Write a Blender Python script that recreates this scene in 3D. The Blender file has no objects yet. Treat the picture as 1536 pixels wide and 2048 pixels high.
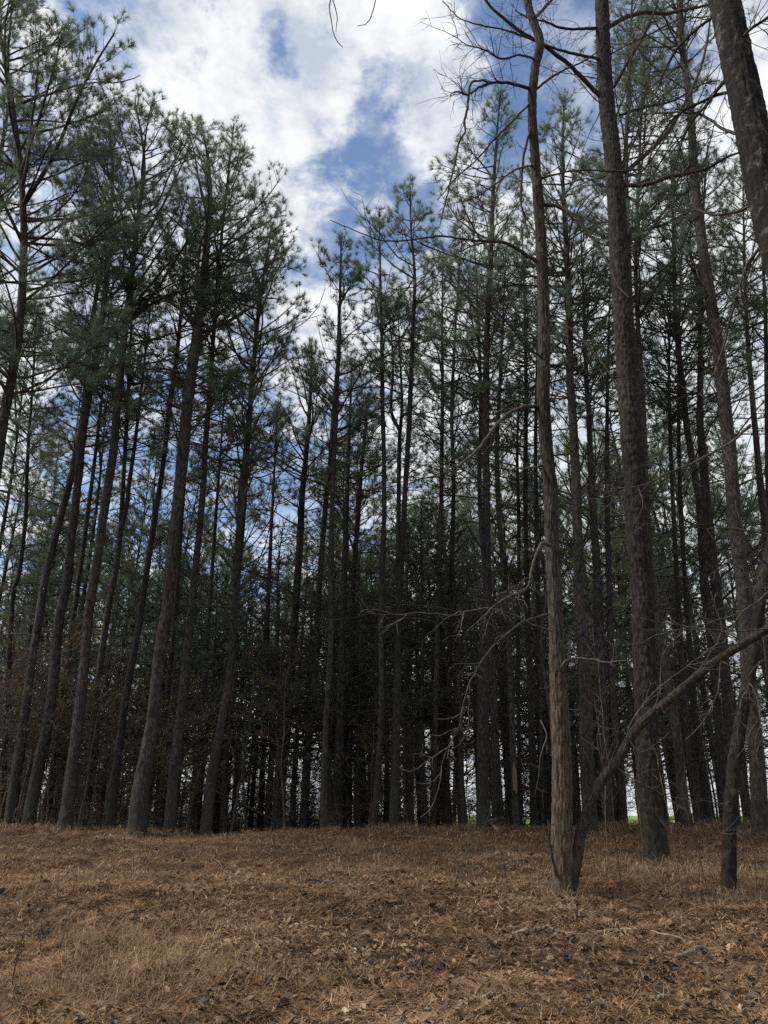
import bpy, math, random
import numpy as np
from mathutils import Vector, Matrix

random.seed(7)
RNG = np.random.default_rng(7)
sc = bpy.context.scene
COL = sc.collection
F = 1479.0
PITCH = math.radians(22.3)
CAM = np.array([0.0, 0.0, 1.6])
FWD = np.array([0.0, math.cos(PITCH), math.sin(PITCH)])
UPV = np.array([0.0, -math.sin(PITCH), math.cos(PITCH)])
RGT = np.array([1.0, 0.0, 0.0])

# ------------------------------------------------------------------ helpers
def ray(px, py):
    return FWD + RGT * ((px - 768.0) / F) - UPV * ((py - 1024.0) / F)

def W(px, py, d):
    """The point at depth d (metres ahead of the photographer) seen at a place of the photograph."""
    r = ray(px, py)
    return CAM + r * (d / r[1])

def to_px(p):
    v = np.asarray(p) - CAM
    z = v @ FWD
    return 768 + F * (v @ RGT) / z, 1024 - F * (v @ UPV) / z

def px2m(w, p):
    return w * float((np.asarray(p) - CAM) @ FWD) / F

def vnoise(x, y, s, seed=0):
    """Smooth value noise on arrays."""
    x = np.asarray(x) * s; y = np.asarray(y) * s
    xi = np.floor(x).astype(np.int64); yi = np.floor(y).astype(np.int64)
    fx = x - xi; fy = y - yi
    fx = fx * fx * (3 - 2 * fx); fy = fy * fy * (3 - 2 * fy)
    def h(a, b):
        n = (a * 374761393 + b * 668265263 + seed * 974634) & 0x7fffffff
        n = ((n ^ (n >> 13)) * 1274126177) & 0x7fffffff
        return ((n ^ (n >> 16)) & 0xffff) / 65535.0
    return (h(xi, yi) * (1 - fx) + h(xi + 1, yi) * fx) * (1 - fy) + (h(xi, yi + 1) * (1 - fx) + h(xi + 1, yi + 1) * fx) * fy

def ground_z(x, y):
    x = np.asarray(x, float); y = np.asarray(y, float)
    crest = 15.3 + 0.5 * np.sin(x * 0.45) + 0.35 * np.sin(x * 1.1 + 1.0)
    top = 0.087 * np.clip(y, -6, None)
    t = np.clip((y - crest + 1.2) / 2.4, 0, 1)
    zc = 0.087 * crest
    down = zc - 0.105 * (np.clip(y, None, 34) - crest) - 0.006 * (np.clip(y, 34, 90) - 34)
    t = t * t * (3 - 2 * t)
    z = np.where(y < crest - 1.2, top, np.minimum(top, zc + 0.04) * (1 - t) + np.minimum(down, zc) * t)
    near = np.clip((40 - np.abs(y)) / 20, 0, 1)
    z = z + near * (0.16 * (vnoise(x, y, 0.55, 1) - 0.5) + 0.07 * (vnoise(x, y, 1.7, 2) - 0.5))
    return z

def G(px, py):
    """Where the sight line through a place of the photograph meets the ground."""
    r = ray(px, py)
    lo = None
    for y in np.arange(3.0, 40.0, 0.05):
        p = CAM + r * (y / r[1])
        if p[2] <= float(ground_z(p[0], p[1])):
            return p
    return CAM + r * (15.3 / r[1])

def norm(v):
    return v / np.maximum(np.linalg.norm(v, axis=-1, keepdims=True), 1e-9)

class Geo:
    def __init__(self):
        self.v = []; self.f = []; self.m = []; self.n = 0
    def add(self, v, f, mat=0):
        self.v.append(np.asarray(v, np.float32)); self.f.append(np.asarray(f, np.int64) + self.n)
        self.m.append(mat); self.n += len(v)
    def tubes(self, P, R, k=4, mat=0):
        P = np.asarray(P, float); R = np.asarray(R, float)
        if P.ndim == 2: P = P[None]; R = R[None]
        B, n, _ = P.shape
        if B == 0: return
        T = norm(np.gradient(P, axis=1))
        ov = norm(P[:, -1] - P[:, 0])
        a = np.where(np.abs(ov[:, 2:3]) < 0.8, np.array([[0, 0, 1.0]]), np.array([[1.0, 0, 0]]))[:, None, :]
        U = norm(np.cross(T, np.broadcast_to(a, T.shape))); V = np.cross(T, U)
        th = np.linspace(0, 2 * np.pi, k, endpoint=False)
        c = np.cos(th)[None, None, :, None]; s = np.sin(th)[None, None, :, None]
        v = P[:, :, None, :] + R[:, :, None, None] * (c * U[:, :, None, :] + s * V[:, :, None, :])
        idx = np.arange(B * n * k).reshape(B, n, k)
        a0 = idx[:, :-1, :]; a1 = idx[:, 1:, :]
        q = np.stack([a0, np.roll(a0, -1, 2), np.roll(a1, -1, 2), a1], -1).reshape(-1, 4)
        self.add(v.reshape(-1, 3), q, mat)
    def build(self, name, mats, parent=None, smooth=True):
        o = bpy.data.objects.new(name, self.mesh(name, mats, smooth))
        COL.objects.link(o)
        if parent is not None: o.parent = parent
        return o
    def mesh(self, name, mats, smooth=True):
        me = bpy.data.meshes.new(name)
        v = np.concatenate(self.v) if self.v else np.zeros((0, 3), np.float32)
        me.vertices.add(len(v)); me.vertices.foreach_set('co', v.ravel())
        tot = np.concatenate([np.full(len(f), f.shape[1]) for f in self.f]).astype(np.int32)
        loops = np.concatenate([f.ravel() for f in self.f]).astype(np.int32)
        mi = np.concatenate([np.full(len(f), m) for f, m in zip(self.f, self.m)]).astype(np.int32)
        me.loops.add(len(loops)); me.loops.foreach_set('vertex_index', loops)
        me.polygons.add(len(tot))
        me.polygons.foreach_set('loop_start', np.concatenate([[0], np.cumsum(tot)[:-1]]).astype(np.int32))
        me.polygons.foreach_set('material_index', mi)
        me.polygons.foreach_set('use_smooth', np.full(len(tot), smooth))
        for m in mats: me.materials.append(m)
        me.update(calc_edges=True)
        return me

def empty(name, loc, label, cat, group=None):
    o = bpy.data.objects.new(name, None); COL.objects.link(o)
    o.location = [float(q) for q in loc]; o.empty_display_size = 0.2
    tag(o, label, cat, group)
    return o

def tag(o, label=None, cat=None, group=None, kind=None):
    if label: o['label'] = label
    if cat: o['category'] = cat
    if group: o['group'] = group
    if kind: o['kind'] = kind
    return o

def resample(P, step=None, n=None):
    """Smooth (Catmull-Rom) curve through the rows of P (any number of columns), evenly spaced by length of the first three."""
    P = np.asarray(P, float)
    if len(P) > 2:
        A = np.vstack([2 * P[0] - P[1], P, 2 * P[-1] - P[-2]])
        t = np.linspace(0, 1, 9)[:-1, None]
        out = []
        for i in range(1, len(A) - 2):
            p0, p1, p2, p3 = A[i - 1], A[i], A[i + 1], A[i + 2]
            out.append(0.5 * (2 * p1 + (p2 - p0) * t + (2 * p0 - 5 * p1 + 4 * p2 - p3) * t ** 2 + (3 * p1 - p0 - 3 * p2 + p3) * t ** 3))
        P = np.vstack(out + [A[-2][None]])
    L = np.concatenate([[0], np.cumsum(np.linalg.norm(np.diff(P[:, :3], axis=0), axis=1))])
    if n is None: n = max(4, int(L[-1] / step) + 1)
    s = np.linspace(0, L[-1], n)
    return np.stack([np.interp(s, L, P[:, i]) for i in range(P.shape[1])], 1)

def grow(S, D, L, n, curl=0.0, wig=0.12, rng=RNG):
    """B curved shoots: starts S, directions D, lengths L; curl > 0 bends upwards."""
    B = len(S); P = np.zeros((B, n, 3)); P[:, 0] = S; d = norm(D)
    for i in range(1, n):
        d = norm(d + wig * rng.standard_normal((B, 3)) + np.array([0, 0, 1.0]) * np.asarray(curl).reshape(-1, 1) / n)
        P[:, i] = P[:, i - 1] + d * (L / (n - 1))[:, None]
    return P

def at_s(P, i, s):
    n = P.shape[1]; f = np.clip(s, 0, 0.999) * (n - 1); j = f.astype(int); w = (f - j)[:, None]
    a = P[i, j]; b = P[i, j + 1]
    return a * (1 - w) + b * w, norm(b - a)

def tilted(D, ang, rng, flat=0.5):
    """Turn each direction away by ang, mostly sideways."""
    r = rng.standard_normal(D.shape); r[:, 2] *= flat
    p = norm(r - (r * D).sum(1, keepdims=True) * D)
    return norm(D * np.cos(ang)[:, None] + p * np.sin(ang)[:, None])

def needles(g, pos, dirs, M, nl, nw, rng, mat, spread=(0.25, 1.2), back=0.09):
    """Star-like brushes of needles round each shoot tip, one thin face per needle bundle."""
    N = len(pos)
    if N == 0: return
    p = np.repeat(pos, M, 0); d = np.repeat(norm(dirs), M, 0); K = len(p)
    ang = rng.uniform(spread[0], spread[1], K)
    nd = tilted(d, ang, rng, 1.0)
    nd = norm(nd + np.array([0, 0, -0.12]))
    base = p - d * (rng.uniform(0, 1, K) * back)[:, None]
    ln = (nl * rng.uniform(0.7, 1.15, K))[:, None]
    side = norm(np.cross(nd, norm(rng.standard_normal((K, 3))))) * nw * 0.5
    v = np.stack([base - side, base + side, base + nd * ln], 1).reshape(-1, 3)
    g.add(v, np.arange(K * 3).reshape(-1, 3), mat)

def crown_of(axis, cb, R, rng, M=20, nl=0.17, nw=0.005, whorl=0.40, el=(12, 46), dens=1.0, prof='pine', twig=0.23, mats=(0, 1), spread=(0.25, 1.2), top=0.985, curl=0.34, boost=None):
    """Limbs, twigs and needle brushes along the upper part of a trunk axis; returns the mesh builder (0 = bark, 1 = needles)."""
    g = Geo()
    L = np.concatenate([[0], np.cumsum(np.linalg.norm(np.diff(axis, axis=0), axis=1))]); H = L[-1]
    hs = []
    h = cb * H
    while h < top * H:
        for _ in range(rng.integers(2, 5) if prof == 'pine' else rng.integers(4, 7)): hs.append(h + rng.normal(0, 0.07))
        h += whorl * rng.uniform(0.7, 1.35)
    hs = np.array(hs); t = np.clip((hs / H - cb) / (1 - cb), 0, 1)
    S = np.stack([np.interp(hs, L, axis[:, i]) for i in range(3)], 1)
    if prof == 'pine':
        ln = np.where(t < 0.35, 0.55 + 0.45 * np.sqrt(t / 0.35), 1 - (np.clip(t - 0.35, 0, 1) / 0.65) ** 1.35 * 0.95)
    else:
        ln = (1 - t) ** 0.8 * 0.9 + 0.1
    az = rng.uniform(0, 2 * np.pi, len(hs))
    lean = rng.uniform(0, 2 * np.pi)
    ln = R * ln * rng.uniform(0.5, 1.15, len(hs)) * (1 + 0.22 * np.cos(az - lean)) + 0.12
    if boost is not None: ln = ln * boost(az, t)
    e = np.radians(el[0] + (el[1] - el[0]) * t ** 0.8 + rng.normal(0, 9, len(hs)))
    D = np.stack([np.cos(az) * np.cos(e), np.sin(az) * np.cos(e), np.sin(e)], 1)
    P = grow(S, D, ln, 8, curl * rng.uniform(0.4, 1.5, len(hs)), 0.10, rng)
    r0 = 0.008 + 0.0105 * ln
    g.tubes(P, r0[:, None] * np.linspace(1, 0.3, 8)[None], 4, mats[0])
    # twigs
    k = np.maximum(3, (ln / twig * dens).astype(int) + 2)
    i = np.repeat(np.arange(len(hs)), k); K = len(i)
    s = rng.uniform(0.22, 1.0, K) ** 0.75
    tp, td = at_s(P, i, s)
    tl = (0.16 + 0.42 * ln[i] * (1 - s) + 0.12 * ln[i]) * rng.uniform(0.5, 1.15, K)
    TD = tilted(td, rng.uniform(0.45, 1.05, K), rng, 0.55)
    T = grow(tp, TD, tl, 4, 0.7 if prof == 'pine' else 0.15, 0.14, rng)
    g.tubes(T, np.linspace(0.0065, 0.003, 4)[None] * np.ones((K, 1)), 3, mats[0])
    # side shoots
    k2 = np.maximum(1, (tl / 0.24 * dens).astype(int)); i2 = np.repeat(np.arange(K), k2); K2 = len(i2)
    s2 = rng.uniform(0.35, 1.0, K2)
    sp, sd = at_s(T, i2, s2)
    SD = tilted(sd, rng.uniform(0.3, 0.9, K2), rng, 0.8)
    sl = rng.uniform(0.06, 0.2, K2)
    Q = grow(sp, SD, sl, 3, 0.8 if prof == 'pine' else 0.1, 0.08, rng)
    g.tubes(Q, np.linspace(0.004, 0.0025, 3)[None] * np.ones((K2, 1)), 3, mats[0])
    up = np.array([0, 0, 0.35 if prof == 'pine' else 0.0])
    # the leader ends in a cluster of short brushes
    nl_ = 12; hl = rng.uniform(0.962, 1.0, nl_) * H; SL = np.stack([np.interp(hl, L, axis[:, i]) for i in range(3)], 1)
    al = rng.uniform(0, 6.28, nl_); DL = np.stack([np.cos(al) * 0.7, np.sin(al) * 0.7, np.ones(nl_)], 1)
    SL = np.vstack([SL, axis[-1:]]); DL = np.vstack([DL, [[0, 0, 1.0]]])
    LP = grow(SL, DL, rng.uniform(0.08, 0.34, nl_ + 1), 4, 0.5, 0.1, rng); g.tubes(LP, np.linspace(0.007, 0.003, 4)[None] * np.ones((nl_ + 1, 1)), 3, mats[0])
    T = np.concatenate([T, LP])
    pos = np.vstack([P[:, -1], T[:, -1], Q[:, -1]])
    dd = np.vstack([P[:, -1] - P[:, -2], T[:, -1] - T[:, -2], Q[:, -1] - Q[:, -2]])
    needles(g, pos, norm(dd) + up, M, nl, nw, rng, mats[1], spread)
    return g

def dead_limbs(g, axis, f0, f1, n, ln, rng, el=(-15, 35), mat=0, rad=0.011):
    """Thin bare broken limbs on the lower trunk."""
    L = np.concatenate([[0], np.cumsum(np.linalg.norm(np.diff(axis, axis=0), axis=1))]); H = L[-1]
    hs = rng.uniform(f0, f1, n) ** 0.9 * H
    S = np.stack([np.interp(hs, L, axis[:, i]) for i in range(3)], 1)
    az = rng.uniform(0, 2 * np.pi, n); e = np.radians(rng.uniform(el[0], el[1], n))
    D = np.stack([np.cos(az) * np.cos(e), np.sin(az) * np.cos(e), np.sin(e)], 1)
    l = ln * rng.uniform(0.25, 1.2, n)
    P = grow(S, D, l, 6, 0.15, 0.13, rng)
    g.tubes(P, (rad * (0.6 + 0.4 * l / ln))[:, None] * np.linspace(1, 0.35, 6)[None], 4, mat)
    k = rng.integers(2, 6, n); i = np.repeat(np.arange(n), k); K = len(i)
    tp, td = at_s(P, i, rng.uniform(0.3, 0.98, K))
    T = grow(tp, tilted(td, rng.uniform(0.4, 1.0, K), rng, 0.8), l[i] * rng.uniform(0.15, 0.5, K), 4, 0.1, 0.15, rng)
    g.tubes(T, np.linspace(0.0045, 0.0022, 4)[None] * np.ones((K, 1)), 3, mat)

def twigs_on(g, P, rad, rng, n=10, ln=0.6, levels=2, mat=0, curl=0.0, lo=0.15, ang=(0.5, 1.1), wig=0.16):
    """Bare twigs springing from one curve P (n,3), with their own side twigs."""
    P = np.asarray(P)[None]; cur = P; rr = np.array([rad])
    for lev in range(levels):
        B = len(cur)
        k = np.full(B, n if lev == 0 else 3)
        i = np.repeat(np.arange(B), k); K = len(i)
        s = rng.uniform(lo, 1.0, K)
        tp, td = at_s(cur, i, s)
        l = ln * (0.55 ** lev) * rng.uniform(0.3, 1.15, K)
        T = grow(tp, tilted(td, rng.uniform(ang[0], ang[1], K), rng, 0.9), l, 6, curl, wig, rng)
        r = np.minimum(rr[i] * 0.6, 0.0065 * (0.7 ** lev))
        g.tubes(T, r[:, None] * np.linspace(1, 0.4, 6)[None], 4 if lev == 0 else 3, mat)
        cur = T; rr = r

def trunk_geo(axis, rad, sides=14, rough=0.02, rng=RNG, step=0.22, flare=0.45, plates=False, mat=0):
    A = resample(np.hstack([axis, np.asarray(rad)[:, None]]), step)
    P = A[:, :3].copy(); r = A[:, 3].copy()
    hz = P[:, 2] - P[0, 2]
    r *= 1 + flare * np.exp(-np.clip(hz, 0, None) / 0.22)
    n = len(P)
    g = Geo(); g.tubes(P, r, sides, mat)
    v = g.v[0].reshape(n, sides, 3)
    th = np.linspace(0, 2 * np.pi, sides, endpoint=False)
    c = P[:, None, :]
    off = v - c
    amp = rough * (rng.standard_normal((n, sides)))
    low = np.stack([np.interp(np.arange(n), np.arange(0, n + 6, 5), rng.standard_normal(len(np.arange(0, n + 6, 5)))) for _ in range(sides)], 1)
    m = 1 + amp + 0.03 * low
    if plates:   # scaly plates / ridges of bark as real relief, worked out on the unrolled trunk
        H = np.concatenate([[0], np.cumsum(np.linalg.norm(np.diff(P, axis=0), axis=1))])
        pw, ph, dep = plates
        circ = 2 * np.pi * r.mean(); nc = max(4, int(round(circ / pw)))
        rows = int(H[-1] / ph) + 2
        jx = rng.uniform(-0.38, 0.38, (rows, nc)); jy = rng.uniform(-0.42, 0.42, (rows, nc)); hh = rng.uniform(0.35, 1.0, (rows, nc))
        U = (th / (2 * np.pi) * nc)[None, :] + 0.35 * np.sin(H * 1.7)[:, None]; Vv = (H / ph)[:, None] + 0 * U
        d1 = np.full((n, sides), 9.0); d2 = np.full((n, sides), 9.0); hv = np.zeros((n, sides))
        iu = np.floor(U).astype(int); iv = np.floor(Vv).astype(int)
        for a in (-1, 0, 1):
            for b in (-1, 0, 1):
                cu = iu + a; cv = np.clip(iv + b, 0, rows - 1); cm = cu % nc
                d = np.sqrt((U - cu - 0.5 - jx[cv, cm]) ** 2 + (Vv - iv - b - 0.5 - jy[cv, cm]) ** 2)
                closer = d < d1
                d2 = np.where(closer, d1, np.minimum(d2, d)); hv = np.where(closer, hh[cv, cm], hv); d1 = np.where(closer, d, d1)
        edge = np.clip((d2 - d1) / 0.28, 0, 1)
        m = 1 + 0.03 * low + 0.4 * amp + (dep * (edge ** 0.6 * hv - 0.5)) / r[:, None]
    g.v[0] = (c + off * m[:, :, None]).reshape(-1, 3).astype(np.float32)
    return g, P, r

# ------------------------------------------------------------------ materials
def mat_new(name):
    m = bpy.data.materials.new(name); m.use_nodes = True
    nt = m.node_tree; nt.nodes.clear()
    out = nt.nodes.new('ShaderNodeOutputMaterial')
    return m, nt, out

def nd(nt, typ, **kw):
    n = nt.nodes.new(typ)
    for k, v in kw.items():
        if k.startswith('_'): setattr(n, k[1:], v)
        else: n.inputs[k.replace('__', ' ')].default_value = v
    return n

def ramp(nt, stops, interp='LINEAR'):
    r = nt.nodes.new('ShaderNodeValToRGB'); e = r.color_ramp.elements; r.color_ramp.interpolation = interp
    while len(e) > 1: e.remove(e[-1])
    e[0].position = stops[0][0]; e[0].color = (*stops[0][1], 1)
    for p, c in stops[1:]:
        q = e.new(p); q.color = (*c, 1)
    return r

def bark(name, dark, mid, light, sc_xy, sc_z, bump=0.6, moss_or_lit=None, lichen=None, dist=0.02, crack=0.35, stain=None, mh=1.8, mf=0.9):
    m, nt, out = mat_new(name); L = nt.links.new
    tc = nd(nt, 'ShaderNodeTexCoord'); mp = nd(nt, 'ShaderNodeMapping'); mp.inputs['Scale'].default_value = (sc_xy, sc_xy, sc_z)
    L(tc.outputs['Object'], mp.inputs['Vector'])
    wn = nd(nt, 'ShaderNodeTexNoise', Scale=1.1, Detail=5.0, Roughness=0.65); L(mp.outputs[0], wn.inputs['Vector'])
    ad = nd(nt, 'ShaderNodeMixRGB', _blend_type='ADD'); ad.inputs['Fac'].default_value = 1.3
    L(mp.outputs[0], ad.inputs[1]); L(wn.outputs['Color'], ad.inputs[2])
    vo = nd(nt, 'ShaderNodeTexVoronoi', _feature='F1', Scale=1.0); L(ad.outputs[0], vo.inputs['Vector'])
    rid = nd(nt, 'ShaderNodeTexNoise', Scale=1.4, Detail=7.0, Roughness=0.72, Distortion=0.6); L(mp.outputs[0], rid.inputs['Vector'])
    fine = nd(nt, 'ShaderNodeTexNoise', Scale=3.4, Detail=9.0, Roughness=0.75); L(mp.outputs[0], fine.inputs['Vector'])
    inv = nd(nt, 'ShaderNodeMapRange', _interpolation_type='SMOOTHSTEP'); inv.inputs['From Min'].default_value = 0.75; inv.inputs['From Max'].default_value = 0.25
    L(vo.outputs['Distance'], inv.inputs['Value'])
    st = nd(nt, 'ShaderNodeMapRange'); st.inputs['From Min'].default_value = 0.3; st.inputs['From Max'].default_value = 0.72; L(rid.outputs['Fac'], st.inputs['Value'])
    mxh = nd(nt, 'ShaderNodeMixRGB'); mxh.inputs['Fac'].default_value = crack; L(st.outputs[0], mxh.inputs[1]); L(inv.outputs[0], mxh.inputs[2])
    mul = nd(nt, 'ShaderNodeMath', _operation='MULTIPLY'); mul.inputs[1].default_value = 1.0
    f1 = nd(nt, 'ShaderNodeMapRange'); f1.inputs['From Min'].default_value = 0.3; f1.inputs['From Max'].default_value = 0.7; f1.inputs['To Min'].default_value = 0.45; f1.inputs['To Max'].default_value = 1.25
    L(fine.outputs['Fac'], f1.inputs['Value']); L(mxh.outputs[0], mul.inputs[0]); L(f1.outputs[0], mul.inputs[1])
    rp = ramp(nt, [(0.08, dark), (0.42, mid), (0.9, light)]); L(mul.outputs[0], rp.inputs[0])
    col = rp.outputs[0]
    big = nd(nt, 'ShaderNodeTexNoise', Scale=2.2 if lichen else 1.2, Detail=8.0, Roughness=0.68); L(tc.outputs['Object'], big.inputs['Vector'])
    hs = nd(nt, 'ShaderNodeHueSaturation'); L(col, hs.inputs['Color'])
    vr = nd(nt, 'ShaderNodeMapRange'); vr.inputs['From Min'].default_value = 0.3; vr.inputs['From Max'].default_value = 0.7; vr.inputs['To Min'].default_value = 0.6; vr.inputs['To Max'].default_value = 1.35
    oi = nd(nt, 'ShaderNodeObjectInfo'); ov = nd(nt, 'ShaderNodeMapRange'); ov.inputs['To Min'].default_value = 0.6; ov.inputs['To Max'].default_value = 1.15; L(oi.outputs['Random'], ov.inputs['Value'])
    om = nd(nt, 'ShaderNodeMath', _operation='MULTIPLY'); L(vr.outputs[0], om.inputs[0]); L(ov.outputs[0], om.inputs[1])
    L(big.outputs['Fac'], vr.inputs['Value']); L(om.outputs[0], hs.inputs['Value']); col = hs.outputs[0]
    if lichen:
        b2 = nd(nt, 'ShaderNodeTexNoise', Scale=5.0, Detail=9.0, Roughness=0.7, Distortion=0.5); L(tc.outputs['Object'], b2.inputs['Vector'])
        r2 = nd(nt, 'ShaderNodeMapRange', _interpolation_type='SMOOTHSTEP'); r2.inputs['From Min'].default_value = 0.52; r2.inputs['From Max'].default_value = 0.62; r2.inputs['To Max'].default_value = 0.8
        L(b2.outputs['Fac'], r2.inputs['Value'])
        mx = nd(nt, 'ShaderNodeMixRGB'); mx.inputs[2].default_value = (*lichen, 1); L(col, mx.inputs[1]); L(r2.outputs[0], mx.inputs['Fac']); col = mx.outputs[0]
    if stain:
        b3 = nd(nt, 'ShaderNodeTexNoise', Scale=2.6, Detail=8.0, Roughness=0.65, Distortion=0.8); L(tc.outputs['Object'], b3.inputs['Vector'])
        r4 = nd(nt, 'ShaderNodeMapRange', _interpolation_type='SMOOTHSTEP'); r4.inputs['From Min'].default_value = 0.50; r4.inputs['From Max'].default_value = 0.58; r4.inputs['To Max'].default_value = 0.9
        L(b3.outputs['Fac'], r4.inputs['Value'])
        mx = nd(nt, 'ShaderNodeMixRGB'); mx.inputs[2].default_value = (*stain, 1); L(col, mx.inputs[1]); L(r4.outputs[0], mx.inputs['Fac']); col = mx.outputs[0]
    if moss_or_lit:
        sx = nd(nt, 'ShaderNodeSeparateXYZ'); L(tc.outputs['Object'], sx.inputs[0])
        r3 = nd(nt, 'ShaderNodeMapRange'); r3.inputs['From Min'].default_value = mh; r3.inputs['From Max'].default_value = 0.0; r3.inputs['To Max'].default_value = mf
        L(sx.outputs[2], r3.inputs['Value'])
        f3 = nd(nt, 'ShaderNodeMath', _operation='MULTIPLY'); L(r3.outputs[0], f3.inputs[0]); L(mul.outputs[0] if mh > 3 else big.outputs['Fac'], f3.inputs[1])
        mx = nd(nt, 'ShaderNodeMixRGB'); mx.inputs[2].default_value = (*moss_or_lit, 1); L(col, mx.inputs[1]); L(f3.outputs[0], mx.inputs['Fac']); col = mx.outputs[0]
    bs = nd(nt, 'ShaderNodeBsdfPrincipled', Roughness=0.95); bs.inputs['Specular IOR Level'].default_value = 0.2
    L(col, bs.inputs['Base Color'])
    bp = nd(nt, 'ShaderNodeBump', Strength=bump, Distance=dist); L(mul.outputs[0], bp.inputs['Height']); L(bp.outputs[0], bs.inputs['Normal'])
    L(bs.outputs[0], out.inputs[0])
    return m

def leafy(name, cols, trans=0.35, rough=0.5, island=True, tcol=None):
    m, nt, out = mat_new(name); L = nt.links.new
    ge = nd(nt, 'ShaderNodeNewGeometry'); rp = ramp(nt, cols)
    oi = nd(nt, 'ShaderNodeObjectInfo')
    tc = nd(nt, 'ShaderNodeTexCoord'); no = nd(nt, 'ShaderNodeTexNoise', Scale=0.9, Detail=4.0); L(tc.outputs['Object'], no.inputs['Vector'])
    a = nd(nt, 'ShaderNodeMath', _operation='MULTIPLY'); a.inputs[1].default_value = 0.5; L(ge.outputs['Random Per Island'], a.inputs[0])
    b = nd(nt, 'ShaderNodeMath', _operation='MULTIPLY_ADD'); b.inputs[1].default_value = 0.55; L(no.outputs['Fac'], b.inputs[0]); L(a.outputs[0], b.inputs[2])
    L(b.outputs[0], rp.inputs[0])
    hs = nd(nt, 'ShaderNodeHueSaturation'); L(rp.outputs[0], hs.inputs['Color'])
    vr = nd(nt, 'ShaderNodeMapRange'); vr.inputs['To Min'].default_value = 0.8; vr.inputs['To Max'].default_value = 1.2; L(oi.outputs['Random'], vr.inputs['Value']); L(vr.outputs[0], hs.inputs['Value'])
    bs = nd(nt, 'ShaderNodeBsdfPrincipled', Roughness=rough); bs.inputs['Specular IOR Level'].default_value = 0.35
    L(hs.outputs[0], bs.inputs['Base Color'])
    tr = nd(nt, 'ShaderNodeBsdfTranslucent'); L(hs.outputs[0], tr.inputs['Color'])
    mx = nd(nt, 'ShaderNodeMixShader'); mx.inputs[0].default_value = trans
    L(bs.outputs[0], mx.inputs[1]); L(tr.outputs[0], mx.inputs[2]); L(mx.outputs[0], out.inputs[0])
    return m

M_PINE = bark('pine_bark', (0.014, 0.012, 0.011), (0.050, 0.043, 0.039), (0.150, 0.130, 0.118), 24, 9, 1.0, moss_or_lit=(0.046, 0.050, 0.032))
M_BIGPINE = bark('scaly_pine_bark', (0.018, 0.015, 0.013), (0.050, 0.042, 0.036), (0.150, 0.128, 0.110), 19, 8, 1.0, moss_or_lit=(0.045, 0.05, 0.03), crack=0.45)
M_GUM = bark('furrowed_bark', (0.020, 0.017, 0.014), (0.066, 0.057, 0.047), (0.19, 0.165, 0.135), 38, 6, 1.0, moss_or_lit=(0.20, 0.155, 0.095), crack=0.5, mh=4.6, mf=1.15)  # lit lower trunk painted in as tan, fading upwards into greyer bark
M_STEM = bark('slanting_stem_bark', (0.018, 0.016, 0.012), (0.060, 0.050, 0.038), (0.14, 0.12, 0.09), 34, 8, 1.0)
M_DARK = bark('dark_mossy_bark', (0.009, 0.008, 0.007), (0.024, 0.021, 0.016), (0.054, 0.049, 0.036), 18, 8, 1.0, lichen=(0.06, 0.063, 0.042), stain=(0.013, 0.012, 0.009))
M_LICHEN = bark('lichen_bark', (0.009, 0.008, 0.007), (0.026, 0.023, 0.019), (0.060, 0.054, 0.044), 18, 8, 1.0, lichen=(0.115, 0.112, 0.088), stain=(0.009, 0.008, 0.007))
M_TWIG = bark('twig_bark', (0.024, 0.020, 0.017), (0.062, 0.053, 0.045), (0.125, 0.108, 0.092), 30, 10, 0.2)
M_GREYTWIG = bark('pale_twig_bark', (0.035, 0.031, 0.026), (0.085, 0.075, 0.062), (0.16, 0.143, 0.12), 30, 10, 0.2)
M_BROWNTWIG = bark('brown_twig_bark', (0.06, 0.044, 0.030), (0.13, 0.094, 0.064), (0.21, 0.156, 0.106), 30, 10, 0.2)
M_STICK = bark('bleached_wood', (0.11, 0.09, 0.07), (0.26, 0.22, 0.17), (0.40, 0.35, 0.28), 20, 20, 0.4)
M_NEEDLE = leafy('pine_needles', [(0.0, (0.068, 0.100, 0.072)), (0.5, (0.115, 0.162, 0.108)), (1.0, (0.175, 0.212, 0.122))], 0.5)
M_NEEDLE_OLIVE = leafy('olive_pine_needles', [(0.0, (0.060, 0.085, 0.042)), (0.5, (0.108, 0.140, 0.068)), (1.0, (0.155, 0.178, 0.082))], 0.5)
M_CEDAR = leafy('cedar_sprays', [(0.0, (0.048, 0.072, 0.050)), (0.5, (0.075, 0.105, 0.066)), (1.0, (0.115, 0.130, 0.068))], 0.4)
M_EDGE = leafy('scrub_leaves', [(0.0, (0.11, 0.115, 0.075)), (0.5, (0.18, 0.185, 0.11)), (1.0, (0.25, 0.24, 0.14))], 0.5)
M_BRUSHLEAF = leafy('withered_leaves', [(0.0, (0.06, 0.042, 0.025)), (0.5, (0.10, 0.072, 0.035)), (1.0, (0.15, 0.115, 0.045))], 0.3)
M_STRAW = leafy('pine_straw', [(0.14, (0.040, 0.022, 0.013)), (0.38, (0.162, 0.088, 0.044)), (0.66, (0.32, 0.190, 0.100)), (0.94, (0.72, 0.55, 0.37))], 0.15, 0.6)
M_GRASS = leafy('dry_grass', [(0.1, (0.10, 0.060, 0.032)), (0.5, (0.255, 0.157, 0.082)), (0.95, (0.62, 0.46, 0.29))], 0.3, 0.6)
M_LEAF = leafy('dead_leaves', [(0.26, (0.020, 0.012, 0.008)), (0.55, (0.085, 0.049, 0.028)), (0.8, (0.26, 0.16, 0.088)), (0.95, (0.70, 0.58, 0.42))], 0.15, 0.6)
M_CONE = bark('pine_cone_scales', (0.03, 0.02, 0.014), (0.09, 0.06, 0.042), (0.17, 0.12, 0.085), 60, 60, 0.4)

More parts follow.
